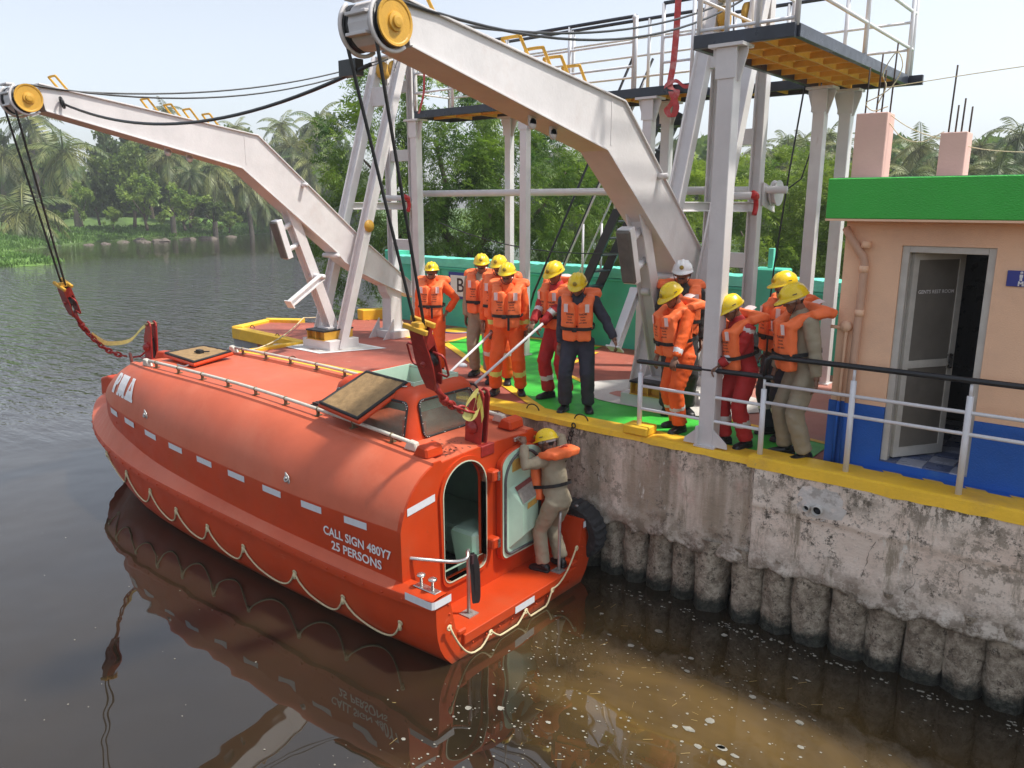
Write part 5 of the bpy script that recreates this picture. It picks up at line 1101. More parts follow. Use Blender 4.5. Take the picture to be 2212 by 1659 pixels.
for ch, wdt in (('P',1.05),('M',1.36),('A',1.15)):
    bm = bmesh.new()
    for poly in LT[ch]: bm.faces.new([bm.verts.new((x+xo, y, 0)) for x, y in poly])
    if ch == 'A':
        pass
    bmesh.ops.triangulate(bm, faces=bm.faces); bmesh.ops.subdivide_edges(bm, edges=bm.edges, cuts=2, use_grid_fill=True); bmesh.ops.subdivide_edges(bm, edges=bm.edges, cuts=1, use_grid_fill=True)
    for v in bm.verts:
        p = can_pt(-5.36+v.co.x*.262-.03*v.co.y+.06, .26+v.co.y*.44); v.co = p-wloc(LB)
    me = bpy.data.meshes.new('letter'); bm.to_mesh(me); bm.free(); me.materials.append(M_letter); o = bpy.data.objects.new('letter', me); C.objects.link(o); o.parent = LB; xo += wdt+.03
m = MB()
for x, y in ((0,0),): pass
xa = 1.05+.03+1.36+.03
m.add([can_pt(-5.36+(xa+a)*.262-.03*b_+.06, .26+b_*.44)+Vector((0,-.003,.001)) for a, b_ in ((.45,.40),(.66,.40),(.56,.72))], [(0,1,2)], False); m.build('letter_counter', M_fade, LB)
# bow stem block, roof handrails, rubbing bolts
m = MB(); m.prism([(-7.44,-.70),(-7.40,-.40),(-7.15,-.33),(-6.72,-.36),(-6.70,-.66)], 1, TC-.17, TC+.17); m.build('stem_block', M_boat, LB, .03, 2)
for sg in (-1, 1):
    hr = MB(); pts = [(s, TC+sg*.675, interp(s, T_zr)+.105) for s in stations(-4.55, .70, 12)]; hr.tube(pts, .021, 10); h_ = hr.build('roof_handrail', M_grab, LB)
    for i in range(9):
        s = lerp(-4.35, .45, i/8); z = interp(s, T_zr); q = MB(); q.box((s-.02,TC+sg*.675-.045,z+.03),(s+.02,TC+sg*.675+.045,z+.042)); q.box((s-.012,TC+sg*.675-.016,z+.04),(s+.012,TC+sg*.675+.016,z+.085)); q.torus((s,TC+sg*.675,z+.105), .024, .008, (1,0,0), 10, 5); q.build('rail_bracket', M_brass, h_)
    for s, d in ((-4.60,-1), (.74,1)):
        z = interp(s, T_zr); q = MB(); q.prism([(s-.09,z+.03),(s+.10,z+.03),(s+.02*d+.05,z+.12),(s-.05+.02*d,z+.13)], 1, TC+sg*.675-.035, TC+sg*.675+.035); q.build('end_bracket', M_grab, h_, .01)
    q = MB(); q.prism([(.82,.06),(1.04,.06),(1.02,.17),(.90,.19)], 1, TC+sg*.64-.12, TC+sg*.64+.12); q.build('roof_chock', M_boat, LB, .02)
bo = MB()
for s in [-6.6+i*.27 for i in range(31)]:
    w = interp(s, T_rail); z = interp(s, T_zg)-.050; bo.ell((s, TC-w-.012, z), (.013,.008,.013), 6, 4); bo.ell((s, TC+w+.012, z), (.013,.008,.013), 6, 4)
for y in [-2.2+i*.2 for i in range(9)]: bo.ell((1.645,y,-1.66+.03*abs(y-TC)), (.008,.012,.012), 6, 4)
for sg in (-1, 1):
    for z in (-1.12,-1.22,-1.32,-1.42): bo.ell((1.624, TC+sg*(1.12+.12*(z+1.0)), z), (.008,.012,.012), 6, 4)
for s in [-5+i*.6 for i in range(10)]:
    for d in (0, .06): bo.ell((s+d, TC-interp(s+d, T_wc)-.002, interp(s, T_zc)-.20), (.009,.006,.009), 5, 3)
ob = bo.build('bolts', M_boat, LB); ob['kind'] = 'stuff'
# mooring bitts on the quarters
for sg in (-1, 1):
    q = MB(); cy = TC+sg*1.21; cy = TC+sg*1.17; z = interp(1.4, T_zb)+.001; q.box((1.27,cy-.045,z),(1.56,cy+.045,z+.012)); bt = q.build('bitt_base', M_steel, LB, .01)
    for x in (1.34, 1.49): q = MB(); q.lathe([(.016,0),(.014,.09),(.042,.10),(.042,.112),(.03,.122)], (x,cy,z+.01), (0,0,1), 14); q.build('bitt', M_steel, bt)
# lifeline becketed along the near side and across the transom
def hull_y(s, z):
    pts = sec_hull(s)
    for (y0, z0), (y1, z1) in zip(pts[3:], pts[4:]):
        if z1 <= z <= z0: return lerp(y0, y1, (z-z0)/(z1-z0))
    return pts[3][0]
AT = [(-6.1,-1.0),(-5.3,-1.06),(-4.42,-1.14),(-3.66,-1.21),(-2.96,-1.29),(-2.2,-1.31),(-1.43,-1.35),(-.46,-1.37),(.33,-1.40),(1.15,-1.40)]
for (s0, z0), (s1, z1) in zip(AT, AT[1:]):
    pts = []
    for i in range(15):
        f = i/14; s = lerp(s0, s1, f); z = lerp(z0, z1, f)-.27*(4*f*(1-f))**.8; pts.append((s+.05*math.sin(math.pi*f), TC-hull_y(s, max(z, ZW))-.018, max(z, ZW+.02)))
    q = MB(); q.tube(pts, .0105, 6); q.build('lifeline', M_rope, LB)
for s, z in AT: q = MB(); q.torus((s,TC-hull_y(s,z)-.012,z), .022, .010, (0,1,.3), 10, 5); q.tube([(s,TC-hull_y(s,z)-.02,z-.01),(s+.008,TC-hull_y(s,z)-.02,z-.07)], .016, 6); q.build('becket', M_rope, LB)
TR = [(-2.55,-1.30),(-1.97,-1.61),(-1.41,-1.62),(-.95,-1.57),(-.50,-1.24)]; LOW = [.26,.15,.22,.10]
for k, ((y0, z0), (y1, z1)) in enumerate(zip(TR, TR[1:])):
    pts = []
    for i in range(13): f = i/12; pts.append((1.672, lerp(y0, y1, f), max(ZW+.02, lerp(z0, z1, f)-LOW[k]*4*f*(1-f))))
    q = MB(); q.tube(pts, .0105, 6); q.build('lifeline', M_rope, LB)
for y, z in TR: q = MB(); q.torus((1.672,y,z-.02), .024, .009, (1,0,0), 10, 5); q.build('becket', M_rope, LB)
# stern grab rails and strap
q = MB(); q.tube(curve([(1.13,-2.52,-.80),(1.22,-2.45,-.81),(1.42,-2.22,-.86),(1.50,-2.12,-.84),(1.46,-2.06,-.80),(1.44,-2.03,-.82)], 6), .019, 10); q.build('grab_rail', M_steel, LB)
q = MB(); q.tube([(1.44,-2.03,-.80),(1.43,-2.02,-.86),(1.42,-2.01,-1.49)], .019, 10); q.box((1.35,-2.08,-1.50),(1.49,-1.94,-1.488)); q.build('grab_post', M_galv, LB)
q = MB(); q.tube(curve([(1.13,-.36,-.80),(1.3,-.42,-.80),(1.52,-.62,-.80),(1.57,-.68,-.84),(1.57,-.69,-1.0),(1.57,-.69,-1.49)], 6), .017, 10); q.box((1.50,-.75,-1.50),(1.62,-.63,-1.488)); q.build('grab_rail', M_galv, LB)
q = MB(); ribbon(q, [(1.45,-1.99,-.84),(1.46,-1.985,-1.0),(1.47,-1.98,-1.3),(1.48,-1.97,-1.38),(1.49,-1.95,-1.30),(1.49,-1.96,-1.0),(1.47,-1.98,-.86)], .055, (.5,.8,0)); q.build('strap', M_belt, LB)
q = MB(); q.box((1.44,-2.01,-.95),(1.475,-1.96,-.86)); q.build('strap_tab', M_ink, LB)
# ring vents on the canopy flank
for s, f in ((-3.86,.20),(-.63,.16)):
    p = can_pt(s, f); q = MB(); q.torus(p+Vector((0,-.012,.0)), .032, .010, (0,-1,.5), 14, 6); q.ell(p, (.075,.012,.026), 10, 6, Matrix.Rotation(R(62),3,'Y')); q.ell(p+Vector((0,-.02,.005)), (.016,.014,.016), 8, 5); q.build('ring_plate', M_galv, LB)
# wheelhouse
WX0, WX1, WY0, WY1 = -.88, .56, -1.93, -.74
def wh_row(z, ins, r=.16, n=6):
    x0, x1, y0, y1 = WX0+ins*1.4, WX1-ins, WY0+ins, WY1-ins; out = []
    for cx, cy, a0 in ((x1-r,y1-r,0),(x0+r,y1-r,90),(x0+r,y0+r,180),(x1-r,y0+r,270)):
        for i in range(n+1): a = R(a0+90*i/n); out.append((cx+r*math.cos(a), cy+r*math.sin(a), z))
    return out
rows = [wh_row(.02,-.05),wh_row(.07,-.01),wh_row(.10,.0),wh_row(.46,.07),wh_row(.52,.085),wh_row(.57,.12),wh_row(.605,.19),wh_row(.615,.26)]
m = MB(); m.grid(rows, True, True); top = rows[-1]
# roof ring down to the hatch opening
HX0, HX1, HY0, HY1 = -.42, .36, -1.66, -.98
hr_ = []
for p in top: hr_.append((max(HX0, min(HX1, p[0])), max(HY0, min(HY1, p[1])), .62))
m.grid([top, hr_], True, False); wh = m.build('wheelhouse', M_boat, LB)
co_ = MB(); P_ = [(HX0,HY0),(HX1,HY0),(HX1,HY1),(HX0,HY1)]; co_.grid([[(x,y,.60) for x,y in P_],[(x,y,.645) for x,y in P_]], True, False); co_.grid([[(x,y,.645) for x,y in P_],[(x-.02*(1 if x>0 else -1),y-.02*(1 if y>-1.3 else -1),.645) for x,y in P_],[(x-.02*(1 if x>0 else -1),y-.02*(1 if y>-1.3 else -1),.3) for x,y in P_]], True, False)
co_.m = [0]*len(co_.m); co_.build('hatch_coaming', [M_mint], wh)
m = MB(); m.add([(HX0+.02,HY0+.02,.02),(HX1-.02,HY0+.02,.02),(HX1-.02,HY1-.02,.02),(HX0+.02,HY1-.02,.02)], [(0,1,2,3)], False) 
def wpane(name, face, a0, a1, z0, z1, par, mt=M_glass, off=.012, rc=.06):
    def P3_(a, z, o):
        ins = lerp(0, .07, (z-.10)/.36); 
        if face == 'near': return (a, WY0+ins-o, z)
        if face == 'aft': return (WX1-ins+o, a, z)
        return (a, WY1-ins+o, z)
    pts = []
    for ca, cz_, q0 in ((a1-rc,z1-rc,0),(a0+rc,z1-rc,90),(a0+rc,z0+rc,180),(a1-rc,z0+rc,270)):
        for i in range(5): an_ = R(q0+90*i/4); pts.append((ca+rc*math.cos(an_), cz_+rc*math.sin(an_)))
    n_ = len(pts); mm = MB(); mm.add([P3_(a, z, off) for a, z in pts], [tuple(range(n_))], False); pn = mm.build(name, mt, par)
    ff = MB(); ff.tube([P3_(a, z, off+.002) for a, z in pts], .012, 5, True); fr = ff.build('window_frame', M_rubber, pn)
    rv = MB()
    for i in range(0, n_):
        for k in range(3 if i % 5 == 4 else 1):
            a, b_ = pts[i], pts[(i+1) % n_]; f = k/3; rv.ell(P3_(lerp(a[0],b_[0],f), lerp(a[1],b_[1],f), off+.014), (.007,.007,.007), 5, 3)
    r_ = rv.build('frame_screws', M_steel, pn); r_['kind'] = 'stuff'
# solid dark backing behind the panes stands for the hollow wheelhouse: cut openings instead
def cut_open(ob, boxes):
    """remove wall faces lying behind the panes so one really looks inside"""
    me = ob.data; bm = bmesh.new(); bm.from_mesh(me); bmesh.ops.subdivide_edges(bm, edges=[e for e in bm.edges if e.calc_length() > .12], cuts=10, use_grid_fill=True)
    w = wloc(ob); kill = []
    for f in bm.faces:
        c = f.calc_center_median()+w
        for (a, b_) in boxes:
            if all(a[i] <= c[i] <= b_[i] for i in range(3)): kill.append(f); break
    bmesh.ops.delete(bm, geom=kill, context='FACES'); bm.to_mesh(me); bm.free(); me.polygons.foreach_set('use_smooth', [True]*len(me.polygons))
cut_open(wh, [((-.60,-2.1,.135),(.42,-1.75,.45)), ((.40,-1.70,.135),(.7,-.96,.45)), ((-.6,-.9,.135),(.42,-.6,.45))])
wpane('window', 'near', -.66, .48, .10, .485, wh); wpane('window', 'aft', -1.74, -.92, .10, .485, wh); wpane('window', 'far', -.66, .48, .10, .485, wh)
m = MB(); m.lathe([(.03,0),(.032,.008),(.02,.01)], (.28,-1.72,.603), (0,0,1), 14); m.build('deck_ring', M_galv, wh)
# inside wheelhouse lining lip so the cabin top is open beneath
# lids
def lid(name, corners, par, th=.05):
    P_ = [Vector(c) for c in corners]; nrm = (P_[1]-P_[0]).cross(P_[3]-P_[0]).normalized(); m = MB(); m.add([p-nrm*th for p in P_]+P_, [(3,2,1,0),(0,1,5,4),(1,2,6,5),(2,3,7,6),(3,0,4,7),(4,5,6,7)], False); L_ = m.build(name, M_boat, par, .02, 2)
    c = sum(P_, Vector())/4; q = MB(); I = [c+(p-c)*.86+nrm*.004 for p in P_]; q.tube([c+(p-c)*.90+nrm*.012 for p in P_], .022, 6, True); q.build('lid_seal', M_rubber, L_)
    q = MB(); rows = []
    for j in range(9): rows.append([I[0].lerp(I[1], i/9).lerp(I[3].lerp(I[2], i/9), j/8)+nrm*(.014+.006*noise.noise(Vector((i*.9,j*.9,1)))) for i in range(10)])
    q.grid(rows, smooth=True); q.build('lid_lining', M_tan, L_); return L_
L1 = lid('hatch_lid', [(-.60,-2.20,.36),(.12,-2.24,.30),(.32,-1.66,.645),(-.44,-1.60,.66)], LB)
L2 = lid('hatch_lid', [(-4.98,-1.66,.315),(-3.92,-1.76,.315),(-4.15,-1.0,.345),(-4.92,-1.02,.35)], LB)
q = MB(); q.box((-4.5,-1.4,.34),(-4.38,-1.34,.40)); q.tube([(-4.5,-1.42,.37),(-4.3,-1.3,.38)], .012, 6); q.build('lid_catch', M_rubber, L2)
q = MB(); q.tube(curve([(-4.1,-1.72,.28),(-4.15,-1.78,.25),(-4.3,-1.8,.26)], 4), .015, 6); q.build('lid_hook', M_steel, L2)
for y in (-1.3,-1.5): q = MB(); q.cyl((-4.45,y,.2),(-4.45,y,.31),.02,8); q.build('lid_stay', M_steel, L2)
q = MB(); 
for i in range(6): q.box((-1.14,-1.86+i*.045,.19),(-.88,-1.83+i*.045,.235))
q.box((-1.15,-1.88,.185),(-.87,-1.59,.215)); q.build('hinge_cover', M_black, LB)
# roof litter and grime
q = MB(); random.seed(77)
for i in range(46): x = random.uniform(.62,1.06); y = random.uniform(-1.95,-1.45); q.box((x,y,.05+.002*i/46+(1.12-x)*.06),(x+random.uniform(.006,.03),y+random.uniform(.004,.012),.057+(1.12-x)*.06))
o = q.build('leaf_litter', mat('dry_litter', (.10,.075,.055), .95, .3, 30), LB); o['kind'] = 'stuff'
# release hooks
def hook(x, z, nm):
    h = MB(); 
    for sy in (-.045, .045): h.prism([(x-.10,z-.02),(x+.12,z-.02),(x+.17,z+.50),(x+.15,z+.56),(x+.09,z+.58),(x+.04,z+.54),(x-.08,z+.30)], 1, TC+sy-.012, TC+sy+.012)
    hk = h.build('release_hook', M_redp, LB, .006); h = MB(); h.box((x-.06,TC-.032,z),(x+.08,TC+.032,z+.30)); h.build('hook_core', M_black, hk); h = MB(); h.lathe([(.075,0),(.075,.02),(.045,.03),(.045,.055),(.02,.06)], (x+.01,TC-.057,z+.16), (0,-1,0), 16); h.build('hook_boss', M_redp, hk)
    h = MB(); h.cyl((x+.105,TC-.10,z+.53),(x+.105,TC+.09,z+.53),.02,10); h.build('hook_pin', M_brass, hk); h = MB(); h.box((x-.16,TC-.10,z-.035),(x+.16,TC+.10,z-.015)); h.build('hook_plate', M_redp, hk, .004)
    return hk
hook(.98,.07,'aft'); hook(-5.86,.13,'fwd')
q = MB(); q.box((1.08,TC-.10,-.06),(CT+.035,TC+.11,.06)); q.build('hook_foot', M_redp, LB, .008)
q = MB(); q.prism([(-5.7,.05),(-4.95,.22),(-4.95,.30),(-5.55,.26)], 1, TC-.07, TC+.07); q.build('hook_fairing', M_boat, LB, .015)
q = MB(); q.box((-.35,-.62,.03),(-.15,-.5,.11)); q.lathe([(.05,0),(.05,.02),(.02,.04)], (.1,-.62,.62), (0,0,1), 14); q.build('beacon', M_whiteclean, LB)
# ---------------------------------------------------------------- people
def remesh(mb, vox, smooth_it, fac=.5):
    me = mb.mesh('tmp'); ob = bpy.data.objects.new('tmp', me); C.objects.link(ob)
    r = ob.modifiers.new('r', 'REMESH'); r.mode = 'VOXEL'; r.voxel_size = vox; r.use_smooth_shade = True
    s = ob.modifiers.new('s', 'SMOOTH'); s.factor = fac; s.iterations = smooth_it
    dg = bpy.context.evaluated_depsgraph_get(); e = bpy.data.meshes.new_from_object(ob.evaluated_get(dg))
    vs = [v.co.copy() for v in e.vertices]; ns = [v.normal.copy() for v in e.vertices]; fs = [tuple(p.vertices) for p in e.polygons]
    bpy.data.objects.remove(ob); bpy.data.meshes.remove(e); bpy.data.meshes.remove(me); return vs, ns, fs
def ik(a, c, l1, l2, pole):
    d = c-a; L = min(d.length, (l1+l2)*.999); d = d.normalized(); c = a+d*L
    k = (l1*l1-l2*l2+L*L)/(2*L); h = math.sqrt(max(1e-6, l1*l1-k*k)); p = pole-d*pole.dot(d); p.normalize(); return a+d*k+p*h, c
def ring(c, rx, ry, Rm, n=16): return [c+Rm @ Vector((math.cos(2*math.pi*i/n)*rx, math.sin(2*math.pi*i/n)*ry, 0)) for i in range(n)]
def loft(m, rings):
    m.grid(rings, True, True); n = len(rings[0]); b = len(m.v)-n*len(rings); m.f += [[b+i for i in range(n)][::-1], [b+n*(len(rings)-1)+i for i in range(n)]]; m.m += [0,0]; m.sm += [True,True]
def rbox(m, c, d, Rm=None, e=.35):
    """soft pillow box"""
    rows = []
    for i in range(9):
        th = math.pi*i/8; row = []
        for k in range(16):
            ph = 2*math.pi*k/16; s = lambda v: math.copysign(abs(v)**e, v)
            v = Vector((s(math.sin(th))*s(math.cos(ph))*d[0]/2, s(math.sin(th))*s(math.sin(ph))*d[1]/2, s(math.cos(th))*d[2]/2)); row.append(Vector(c)+((Rm @ v) if Rm else v))
        rows.append(row)
    m.grid(rows, True)
TXT = {}
def words(t):
    if t not in TXT: TXT[t] = text_mesh(t, 1.0, .03)
    return TXT[t]
def hand_mesh(m, wrist, d, palm_n, side, curl, k):
    """palm and five fingers; d along the hand, palm_n out of the palm, side = thumb side"""
    d = d.normalized(); n = (palm_n-d*palm_n.dot(d)).normalized(); t = n.cross(d).normalized()*side
    Rm = Matrix((t, n, d)).transposed(); m.ell(wrist+d*.045*k, (.040*k,.017*k,.056*k), 10, 7, Rm); m.tube([wrist-d*.04*k, wrist+d*.02*k], [.028*k,.026*k], 8)
    for i, (off, L) in enumerate(((.030,.070),(.010,.078),(-.010,.073),(-.028,.058))):
        p = wrist+d*.088*k+t*off*k; dd = d.copy(); pts = [p-d*.02*k, p]
        for j, f in enumerate((.42,.32,.26)): dd = (dd*math.cos(curl)+n*math.sin(curl)).normalized(); p = p+dd*L*f*k; pts.append(p.copy())
        m.tube(pts, [.0095*k,.0095*k,.0088*k,.008*k,.006*k], 6)
    p = wrist+d*.03*k+t*.034*k; dd = (d*.7+t*.7+n*.2).normalized(); pts = [p-dd*.015*k, p]
    for f in (.035,.03): p = p+dd*f*k; pts.append(p.copy()); dd = (dd*.85+n*.4*curl+d*.2).normalized()
    m.tube(pts, [.012*k,.012*k,.010*k,.008*k], 6)
def person(label, at, phi, H, suit, helmet='yellow', lean=0, side=0, twist=0, feet=None, hands=(None,None), hy=0, hp=0, bands=None, pelvis=None, vest=True, cap=False, curl=(.35,.35), beard=0, seed=1, belly=0, cuff=None, elbow=None, hem=None, patchy=True):
    k = H/1.70; base = Vector(at); Rw = Matrix.Rotation(R(phi-90), 3, 'Z'); Ri = Rw.transposed()
    root = thing('person', label, 'person', base); Wd = lambda p: base+Rw @ p
    pel = Vector(pelvis)*k if pelvis else Vector((0,0,.90*k))
    Rt = Matrix.Rotation(R(twist), 3, 'Z') @ Matrix.Rotation(R(-lean), 3, 'X') @ Matrix.Rotation(R(side), 3, 'Y')
    up = lambda x, y, z: pel+Rt @ Vector((x*k, y*k, (z-.90)*k))      # torso space -> local
    Rh = Rt @ Matrix.Rotation(R(hy), 3, 'Z') @ Matrix.Rotation(R(-hp), 3, 'X')
    neck = up(0,.0,1.45); hc = neck+Rh @ Vector((0,.026*k,.150*k))
    fl = feet or ((-.11,.02,0),(.11,-.02,0))
    # limbs: index 0 = left (x<0), 1 = right
    J = {}
    for i, sx in enumerate((-1, 1)):
        hip = up(sx*.095,0,.88); an = Vector(fl[i])*k if len(fl[i]) == 3 else Vector((*fl[i],0))*k; an = Vector((an.x, an.y, an.z+.085*k)); kn, an = ik(hip, an, .42*k, .415*k, Vector((sx*.12,1,0)))
        sh = up(sx*.180,-.005,1.385); tgt = hands[i]
        if tgt is None: w = sh+Vector((sx*.05, .03, -.53))*k
        elif tgt[0] == 'W': w = Ri @ (Vector(tgt[1:])-base)
        else: w = Vector(tgt)*k
        pole = Vector(elbow[i]) if elbow and elbow[i] else Vector((sx*.5,-1,-.15))
        el, w = ik(sh, w, .285*k, .255*k, pole); J[i] = (hip, kn, an, sh, el, w)
    m = MB()
    T = [(.775,.10,.085,0),(.82,.145,.115,-.005),(.90,.165,.130,0),(1.0,.160,.125+belly*.6,.008+belly*.5),(1.08,.158,.120+belly,.01+belly*.6),(1.18,.165,.122+belly*.4,.008),(1.29,.172,.122,.0),(1.37,.165,.112,-.005),(1.42,.115,.085,-.005),(1.455,.068,.068,0),(1.50,.056,.060,.008)]
    loft(m, [ring(up(0, yo, z), rx*k, ry*k, Rt) for z, rx, ry, yo in T])
    for i in (0, 1):
        hip, kn, an, sh, el, w = J[i]
        m.tube([hip+Vector((0,0,.03*k)), hip.lerp(kn,.35), hip.lerp(kn,.75), kn, kn.lerp(an,.35), kn.lerp(an,.75), an.lerp(kn,.04)], [.106*k,.104*k,.092*k,.086*k,.086*k,.082*k,.084*k], 14)
        ins = up((-1,1)[i]*.12,0,1.40); m.tube([ins, sh, sh.lerp(el,.45), el, el.lerp(w,.45), el.lerp(w,.93)], [.066*k,.078*k,.070*k,.062*k,.058*k,.048*k], 12)
    vs, ns, fs = remesh(m, .015*k, 5)
    off = Vector((seed*3.7, seed*1.3, 0)); V2 = []
    for v, n in zip(vs, ns):
        q = Vector((v.x*13, v.y*13, v.z*9))+off; a = noise.noise(q)*.65+noise.noise(q*2.1)*.35; low = max(0, .45*k-v.z)/.45; rg = 1-abs(noise.noise(Vector((v.x*8, v.y*8, v.z*15))+off*2))*2; V2.append(v+n*((.010+.007*low)*a+.006*rg)*k)
    B_ = MB(); mats = [suit, M_skin, M_refl, M_hair]
    if bands and bands[0] == 'lime': mats[2] = M_limeb
    def near(p, a, b):
        d = b-a; f = max(0, min(1, (p-a).dot(d)/d.length_squared)); return (p-(a+d*f)).length, f
    B_.add(V2, fs, True)
    if bands:
        for fi, f in enumerate(fs):
            c = (V2[f[0]]+V2[f[2]])*.5
            for i in (0, 1):
                hip, kn, an, sh, el, w = J[i]
                dl, f1 = near(c, kn, an); da, f2 = near(c, el, w); du, f3 = near(c, sh, el)
                if dl < .13*k and bands[1] < f1 < bands[1]+bands[2]: B_.m[fi] = 2
                if len(bands) > 3 and bands[3] is not None and da < .085*k and bands[3] < f2 < bands[3]+.22: B_.m[fi] = 2
                if len(bands) > 4 and du < .09*k and bands[4] < f3 < bands[4]+.15: B_.m[fi] = 2
    # head
    h = MB(); hs = lambda x, y, z: hc+Rh @ Vector((x*k, y*k, z*k))
    h.ell(hs(0,-.005,.02), (.076*k,.096*k,.100*k), 16, 12, Rh); h.ell(hs(0,.022,-.052), (.058*k,.068*k,.068*k), 14, 10, Rh); h.ell(hs(0,.072,-.095), (.026*k,.022*k,.02*k), 8, 6, Rh)
    h.ell(hs(0,.094,-.018), (.013*k,.020*k,.026*k), 8, 6, Rh); h.ell(hs(0,.106,-.032), (.019*k,.014*k,.011*k), 8, 6, Rh); h.ell(hs(0,.083,-.066), (.028*k,.014*k,.012*k), 8, 6, Rh)
    h.ell(hs(0,.078,.022), (.058*k,.018*k,.013*k), 10, 6, Rh)
    for sx in (-1, 1): h.ell(hs(sx*.078,-.008,-.012), (.012*k,.022*k,.034*k), 8, 6, Rh); h.ell(hs(sx*.042,.066,-.028), (.022*k,.018*k,.018*k), 8, 6, Rh)
    h.tube([neck-Rh @ Vector((0,.0,.06*k)), neck+Rh @ Vector((0,.0,.03*k)), hs(0,-.012,-.05)], [.062*k,.056*k,.055*k], 12)
    hv, hn, hf = remesh(h, .0085*k, 2); b0 = len(B_.f); B_.cur = 1; B_.add(hv, hf, True); Rhi = Rh.transposed()
    for fi, f in enumerate(hf):
        q = Rhi @ ((hv[f[0]]+hv[f[2]])*.5-hc)/k
        if (q.z > -.055 and q.y < -.035 and abs(q.x) < .084) or (q.z > .02 and q.y < .03): B_.m[b0+fi] = 3
        if beard >= 1 and q.y > .072 and -.060 < q.z < -.044 and abs(q.x) < .034: B_.m[b0+fi] = 3
        if beard >= 2 and q.y > .045 and q.z < -.085: B_.m[b0+fi] = 3
        if q.y > .06 and .004 < q.z < .014 and .014 < abs(q.x) < .048: B_.m[b0+fi] = 3
    B_.cur = 3
    for sx in (-1, 1): B_.ell(hs(sx*.031,.083,-.004), (.013*k,.008*k,.006*k), 8, 5, Rh)
    B_.cur = 1
    for i, sx in enumerate((-1, 1)):
        hip, kn, an, sh, el, w = J[i]; d = (w-el).normalized(); inward = Vector((-sx,.1,0)) if hands[i] is None else Vector((0,.25,-1)); dd = d if hands[i] is None else (d+Vector((0,.1,-.15))).normalized()
        hand_mesh(B_, w, dd, inward, (1 if hands[i] is None else 1)*sx*(-1 if hands[i] is None else 1), curl[i], k)
    B_.v = [tuple(Wd(Vector(p))) for p in B_.v]; B_.build('body', mats, root)
    # shoes
    for i, sx in enumerate((-1, 1)):
        an = J[i][2]; kn = J[i][1]; yaw = R((-1,1)[i]*-14); f = Matrix.Rotation(yaw, 3, 'Z'); s = MB(); z0 = an.z-.085*k
        prof = [(-.085,.030,.060),(-.07,.037,.085),(-.03,.040,.090),(.03,.040,.078),(.09,.048,.060),(.14,.047,.048),(.172,.032,.036),(.183,.012,.022)]
        rows = []
        for y, hw, ht in prof: rows.append([an+f @ Vector((math.copysign(abs(math.cos(a))**.6, math.cos(a))*hw*k, y*k, 0))+Vector((0,0,z0-an.z+.004+ht*k*.5+math.copysign(abs(math.sin(a))**.6, math.sin(a))*ht*k*.5)) for a in [2*math.pi*j/12 for j in range(12)]])
        loft(s, rows); s.tube([an+Vector((0,-.01*k,.02)), an+Vector((0,-.012*k,-.03))], [.05*k,.048*k], 10)
        rows = [[an+f @ Vector((hw*1.10*k*c, y*1.02*k, 0))+Vector((0,0,z0-an.z+zz)) for c, zz in ((-1,.0),(1,.0),(1,.022),(-1,.022))] for y, hw, ht in prof]; loft(s, rows)
        s.v = [tuple(Wd(Vector(p))) for p in s.v]; s.build('shoe', M_shoe, root)
    # helmet
    if helmet:
        hm = M_helmetw if helmet == 'white' else M_helmet; hb = MB(); rows = []; N = 36
        for j in range(13):
            th = R(90-j*7.5); row = []
            for q in range(N):
                a = 2*math.pi*q/N; x = math.cos(a)*math.cos(R(j*7.5)) if False else math.sin(th)*math.cos(a); y = math.sin(th)*math.sin(a); z = math.cos(th)
                rdg = .0 if j < 3 else .009*sum(math.exp(-((x-c)/.10)**2) for c in (-.42,0,.42))*min(1, (j-2)/4); row.append(hs(x*(.112+rdg), y*(.138+rdg)-.004, .028+z*(.118+rdg)))
            rows.append(row)
        brim = []; brim2 = []
        for q in range(N):
            a = 2*math.pi*q/N; x, y = math.cos(a), math.sin(a); vz = max(0, y)**3; e = .010+.052*vz; brim.append(hs(x*(.114+e*.6), y*(.140+e)-.004, .022-.018*vz)); brim2.append(hs(x*(.113+e*.6), y*(.139+e)-.004, .016-.018*vz))
        hb.grid([[hs(math.cos(2*math.pi*q/N)*.104, math.sin(2*math.pi*q/N)*.128-.004, .020) for q in range(N)], brim2, brim]+rows, True, True); hb.v = [tuple(Wd(Vector(p))) for p in hb.v]; ho_ = hb.build('helmet', hm, root)
        em = MB(); em.lathe([(.026,0),(.024,.004)], hs(0,.137,.075), Rh @ Vector((0,1,.35)), 12); em.v = [tuple(Wd(Vector(p))) for p in em.v]; em.build('helmet_emblem', mat('olive_emblem', (.32,.22,.02), .5, .3, 200), ho_)
        for sx in (-1, 1): mk = MB(); c = hs(sx*.1085,.02,.063); X = Rh @ Vector((0,1,0)); Z = Rh @ Vector((sx*-.25,0,1)).normalized(); mk.add([c-X*.022-Z*.005, c+X*.022-Z*.005, c+X*.022+Z*.004, c-X*.022+Z*.004], [(0,1,2,3)], False); nn = Rh @ Vector((sx,0,.3)); mk.v = [tuple(Wd(Vector(p)+nn*.008)) for p in mk.v]; mk.build('helmet_mark', M_ink, ho_)
        cs = MB(); cs.tube([Wd(p) for p in curve([hs(.098,.01,.02), hs(.084,.03,-.05), hs(.045,.06,-.108), hs(0,.068,-.122), hs(-.045,.06,-.108), hs(-.084,.03,-.05), hs(-.098,.01,.02)], 4)], .0045, 5); cs.build('chin_strap', M_belt, ho_)
